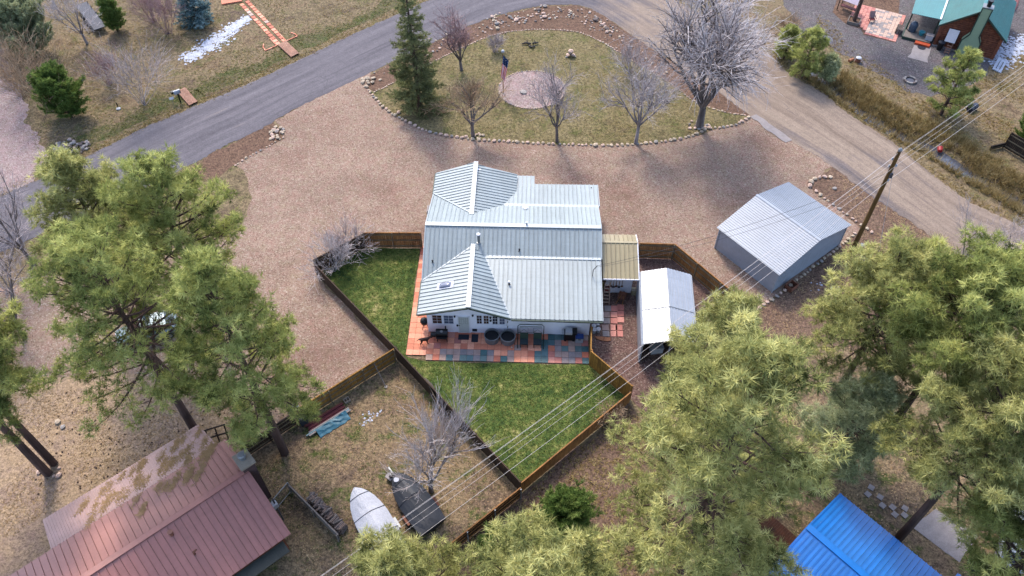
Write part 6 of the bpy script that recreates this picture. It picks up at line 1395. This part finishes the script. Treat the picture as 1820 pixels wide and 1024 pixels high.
# ---- boats
def boat(name, label, bow, stern, zr_, hw_, mat, ridge, bands, strap_at, zk=.35):
    a, b = G(*bow, .85), G(*stern, .85); a.z = b.z = 0; d = b - a; L = d.length; t = thing(name, label, 'boat', a, math.atan2(d.y, d.x))
    xs_ = [0, .05, .12, .22, .34, .48, .62, .76, .9, 1.0]; wf = [.06, .34, .56, .78, .92, 1, 1, 1, .97, .93]; n = 9; vs = []
    rnd = random.Random(int(L * 10)); sec = []
    for i, x in enumerate(xs_):
        w = hw_ * wf[i]; zg = .82 + .1 * (1 - min(1, x * 3)); zt = zg + ridge[i]; row = []
        row.append((x * L + .02, 0, zk if x > .1 else .5)); row.append((x * L, -w * .72, zk + .16)); row.append((x * L, -w, zg - .12))
        for k in range(n):
            u = -1 + 2 * k / (n - 1); z = zg + (zt - zg) * (1 - abs(u) ** 1.5) + (rnd.uniform(-.02, .02) if 0 < k < n - 1 else 0); row.append((x * L, u * w * .99, z))
        row.append((x * L, w, zg - .12)); row.append((x * L, w * .72, zk + .16)); sec.append(row)
    m = len(sec[0]); vs = [v for s_ in sec for v in s_]; fs = [(i * m + k, i * m + (k + 1) % m, (i + 1) * m + (k + 1) % m, (i + 1) * m + k) for i in range(len(sec) - 1) for k in range(m)] + [tuple(range(m)), tuple((len(sec) - 1) * m + k for k in range(m - 1, -1, -1))]
    ob = MB().add(vs, fs); me = ob.mesh('cover', mat, False, True); link_mesh('cover', me, t)
    for s_ in strap_at:
        j = min(int(s_ * (len(xs_) - 1)), len(xs_) - 2); f = s_ * (len(xs_) - 1) - j; pts = []
        for k in range(2, m - 1): v0, v1 = Vector(sec[j][k]), Vector(sec[j + 1][k]); q = v0.lerp(v1, f); pts.append(q + Vector((0, 0, .015)) + Vector((0, q.y, 0)) * .015)
        MB().tube(pts, .02, 5, False).build('strap', M['strap'] if mat != M['boat_black'] else M['dark_mat'], t)
    # trailer
    fr = MB(); fr.beam((-.9 if mat == M['boat_black'] else .3, 0, .32), (L * .9, 0, .32), .08, .1); fr.beam((L * .5, -hw_ * .8, .3), (L * .5, hw_ * .8, .3), .08, .08); fr.beam((L * .85, -hw_ * .7, .3), (L * .85, hw_ * .7, .3), .08, .08); fr.build('trailer_frame', M['steel'], t)
    for y in (-1, 1): MB().tube([(L * .68, y * hw_ * .95, .3), (L * .68, y * (hw_ * .95 + .18), .3)], .3, 16).build('wheel', M['rubber'], t); MB().box((L * .68, y * (hw_ * .95 + .1), .64), (.75, .24, .05)).build('fender', M['rust'] if mat == M['boat_black'] else M['steel'], t)
    return t, L
boat('covered_boat', 'boat under a pale grey cover with dark straps', (630, 868), (697, 982), 0, 1.08, M['boat_grey'], [.06, .14, .2, .24, .28, .34, .4, .36, .26, .16], 0, (.24, .5, .76))
t, L = boat('covered_boat', 'boat under a crumpled black cover on a trailer', (702, 842), (770, 936), 0, 1.0, M['boat_black'], [.1, .18, .26, .36, .46, .5, .42, .3, .22, .14], 0, (.3, .55))
MB().lathe([(.16, 0), (.18, .01), (.17, .02)], (.55, -.2, 1.14), 14).build('cover_emblem', M['boat_grey'], t)
t2 = thing('trailer_winch', 'small grey winch box on the tongue of the black boat trailer', 'winch', G(694, 851), R(-35)); MB().box((0, 0, .3), (.5, .42, .1)).build('plate', M['concrete'], t2); MB().tube([(.1, 0, 0), (.1, 0, .75)], .04, 8).build('jack', M['steel'], t2); MB().box((.1, .02, .5), (.2, .2, .22)).build('winch', M['black'], t2); MB().box((0, 0, .12), (.3, .3, .25)).build('block', M['stone_grey'], t2)
# ---- boat yard clutter
a, b = G(550, 772), G(617, 730); d_ = b - a; rzz = math.atan2(d_.y, d_.x); t = thing('board_stack', 'stack of red boards and teal tarp along the golden fence', 'boards', (a + b) / 2, rzz); L_ = d_.length
for i in range(5): MB().box((random.uniform(-.1, .1), .15 + i * .14, .12 + .05 * (i % 2)), (L_ - random.uniform(0, .5), .12, .1)).build('board', M['maroon'] if i < 4 else M['rust'], t)
for i in range(3): MB().box((random.uniform(-.1, .1), -.2 + i * .12, .16), (L_ + random.uniform(0, .4), .09, .08)).build('pipe', M['concrete'] if i != 1 else M['tarp_blue'], t)
n = 10; vs = []
for i in range(n + 1):
    for k in range(5): vs.append((-L_ * .35 + L_ * .8 * i / n, -.1 - k * .16 + random.uniform(-.05, .05), (.26 - .06 * k) * random.uniform(.7, 1.2) + .02))
m = MB().add(vs, [(i * 5 + k, (i + 1) * 5 + k, (i + 1) * 5 + k + 1, i * 5 + k + 1) for i in range(n) for k in range(4)]); o = m.build('tarp', M['tarp_blue'], t); sd_ = o.modifiers.new('Solid', 'SOLIDIFY'); sd_.thickness = .02
a, b = G(763, 690), G(789, 742); d_ = b - a; t = thing('plywood_sheet', 'grey plywood sheet leaning on the lawn fence', 'plywood', (a + b) / 2, math.atan2(d_.y, d_.x)); MB().box((0, .08, .6), (d_.length + .4, .03, 1.25), 0, R(22)).build('sheet', M['plywood'], t); MB().box((0, .03, .6), (.08, .03, 1.2), 0, R(22)).build('batten', M['grey_wood'], t)
t = thing('cinder_block', 'cream concrete block on the dirt by the board stack', 'block', G(617, 713), R(35))
for y in (-.16, .16): MB().box((0, y, .1), (.42, .05, .2)).build('side_wall', M['chimney_cap'], t)
for x in (-.19, 0, .19): MB().box((x, 0, .1), (.05, .28, .19)).build('web', M['chimney_cap'], t)
t = thing('brace_pole', 'pale pole bracing the golden fence on the yard side', 'pole', G(686, 688), 0); MB().tube([(0, 0, .03), G(669, 664) - G(686, 688) + Vector((0, 0, 1.2))], .035, 6).build('pole', M['grey_wood'], t); MB().box((0, 0, .03), (.2, .2, .06)).build('foot', M['stone_grey'], t)
t = thing('rubbish_bin', 'dark wheeled bin at the left end of the golden fence', 'bin', G(541, 752), R(30)); MB().add([(-.24, -.24, .08), (.24, -.24, .08), (.24, .24, .08), (-.24, .24, .08), (-.3, -.3, .95), (.3, -.3, .95), (.3, .3, .95), (-.3, .3, .95)], [(0, 3, 2, 1), (4, 5, 6, 7), (0, 1, 5, 4), (1, 2, 6, 5), (2, 3, 7, 6), (3, 0, 4, 7)]).build('bin', plain('slate_bin', A(64, 72, 84), .5, .1), t); MB().box((0, 0, .99), (.64, .64, .07)).build('lid', M['dark_mat'], t)
for x in (-.2, .2): MB().tube([(x - .04, .28, .1), (x + .04, .28, .1)], .1, 10).build('wheel', M['rubber'], t)
t = thing('garden_cart', 'white and dark cart with bottles behind the golden fence end', 'cart', G(523, 730), R(25)); MB().box((0, 0, .45), (.8, .5, .35)).build('bin', M['white_pl'], t); MB().box((.25, .05, .75), (.3, .3, .3)).build('bag', M['black'], t); MB().box((-.2, 0, .7), (.3, .35, .2)).build('sack', plain('sage_sack', A(120, 134, 120), .7, .15), t)
for x in (-.3, .3): MB().tube([(x, -.3, .15), (x, -.24, .15)], .15, 10).build('wheel', M['rubber'], t)
# ---- car under the left pines
def car(label, loc, rz, paint, L=4.5, W=1.8, H=1.5):
    t = thing('parked_car', label, 'car', loc, rz); S = [(-2.2, .62, .85, .80), (-2.1, .5, .95, .86), (-1.5, .3, 1.0, .9), (-.9, .28, 1.02, .9), (0, .28, 1.02, .9), (.9, .28, .98, .9), (1.6, .3, .92, .88), (2.1, .42, .8, .82), (2.22, .55, .68, .74)]
    vs = []
    for x, z0, z1, w in S: vs += [(x, -w, z0), (x, -w * 1.0, (z0 + z1) / 2), (x, -w * .9, z1), (x, w * .9, z1), (x, w, (z0 + z1) / 2), (x, w, z0)]
    n = len(S); fs = [(i * 6 + k, (i + 1) * 6 + k, (i + 1) * 6 + (k + 1) % 6, i * 6 + (k + 1) % 6) for i in range(n - 1) for k in range(6)] + [(5, 4, 3, 2, 1, 0), tuple((n - 1) * 6 + k for k in range(6))]
    me = MB().add(vs, fs).mesh('body', paint, True, True); link_mesh('body', me, t)
    cb_ = [(-1.95, .98, .8), (-1.45, 1.42, .68), (-.3, H, .66), (.25, 1.45, .66), (1.05, .99, .78)]; vs = []
    for x, z, w in cb_: vs += [(x, -w, z), (x, w, z)]
    gl = MB(); gl.add([(-1.95, -.82, .96), (1.05, -.82, .96), (.25, -.66, 1.44), (-1.4, -.68, 1.41)], [(0, 1, 2, 3)]); gl.add([(-1.95, .82, .96), (-1.4, .68, 1.41), (.25, .66, 1.44), (1.05, .82, .96)], [(0, 1, 2, 3)]); gl.add([(.25, -.66, 1.44), (1.05, -.8, .96), (1.05, .8, .96), (.25, .66, 1.44)], [(0, 1, 2, 3)]); gl.add([(-1.95, -.8, .96), (-1.4, -.68, 1.41), (-1.4, .68, 1.41), (-1.95, .8, .96)], [(0, 1, 2, 3)])
    gl.build('window', M['glass'], t); rf_ = MB().slab([(-1.45, -.69, 1.41), (.28, -.67, 1.44), (.28, .67, 1.44), (-1.45, .69, 1.41)], (0, 0, .05)); rf_.build('roof', paint, t)
    for x in (.25, -.55, -1.4):
        for y in (-1, 1): MB().beam((x + (.8 if x > 0 else (-.5 if x < -1 else 0)), y * .81, .97), (x, y * .68, 1.43), .06, .06).build('pillar', paint, t)
    for x in (-1.35, 1.4):
        for y in (-1, 1): w_ = MB().tube([(x, y * .72, .32), (x, y * .93, .32)], .32, 16).build('wheel', M['rubber'], t); MB().tube([(x, y * .9, .32), (x, y * .945, .32)], .19, 12).build('rim', M['steel'], w_)
    for y in (-.6, .6): MB().box((2.17, y, .66), (.1, .36, .14)).build('headlight', M['white_pl'], t); MB().box((-2.17, y, .78), (.08, .3, .16)).build('tail_light', M['red'], t)
    MB().box((0, -.94, .62), (3.4, .03, .03)).build('door_trim', M['strap'], t); MB().box((0, .94, .62), (3.4, .03, .03)).build('door_trim', M['strap'], t)
    return t
car('pale blue-silver car parked on gravel under the left pines', G(268, 596), R(204), M['car'])
car('pale car glimpsed under pine branches at the lower right edge', G(1800, 968), R(60), plain('pale_white_paint', A(196, 204, 216), .3, .05))
# ---- ditch and road things
t = thing('red_bucket', 'bright red bucket at the edge of the ditch water', 'bucket', G(1671, 266) + Vector((0, 0, -.3)), 0); MB().tube([(0, -.1, .2), (.1, .3, .28)], [.2, .26], 14).build('bucket', M['red'], t); MB().tube([(-.2, .3, .3), (.1, .5, .5), (.35, .3, .3)], .015, 6).build('handle', M['steel'], t)
t = thing('storage_drum', 'dark blue drum lying in dry grass beyond the ditch', 'drum', G(1726, 196), R(35)); MB().tube([(-.55, 0, .32), (-.5, 0, .32), (.5, 0, .32), (.55, 0, .32)], [.28, .32, .32, .28], 14).build('drum', plain('navy_drum', A(40, 46, 74), .5, .15), t); MB().tube([(-.1, 0, .32), (-.04, 0, .32)], .335, 14).build('rib', M['dark_mat'], t)
t = thing('drain_pipe', 'thin dark marker stake leaning beside the ditch at right', 'stake', G(1785, 362), 0); MB().tube([(0, 0, 0), (.35, .3, .9)], .03, 6).build('stake', M['log_end'], t); MB().box((0, 0, .02), (.15, .15, .04)).build('foot', M['stone_grey'], t); t.name = 'marker_stake'
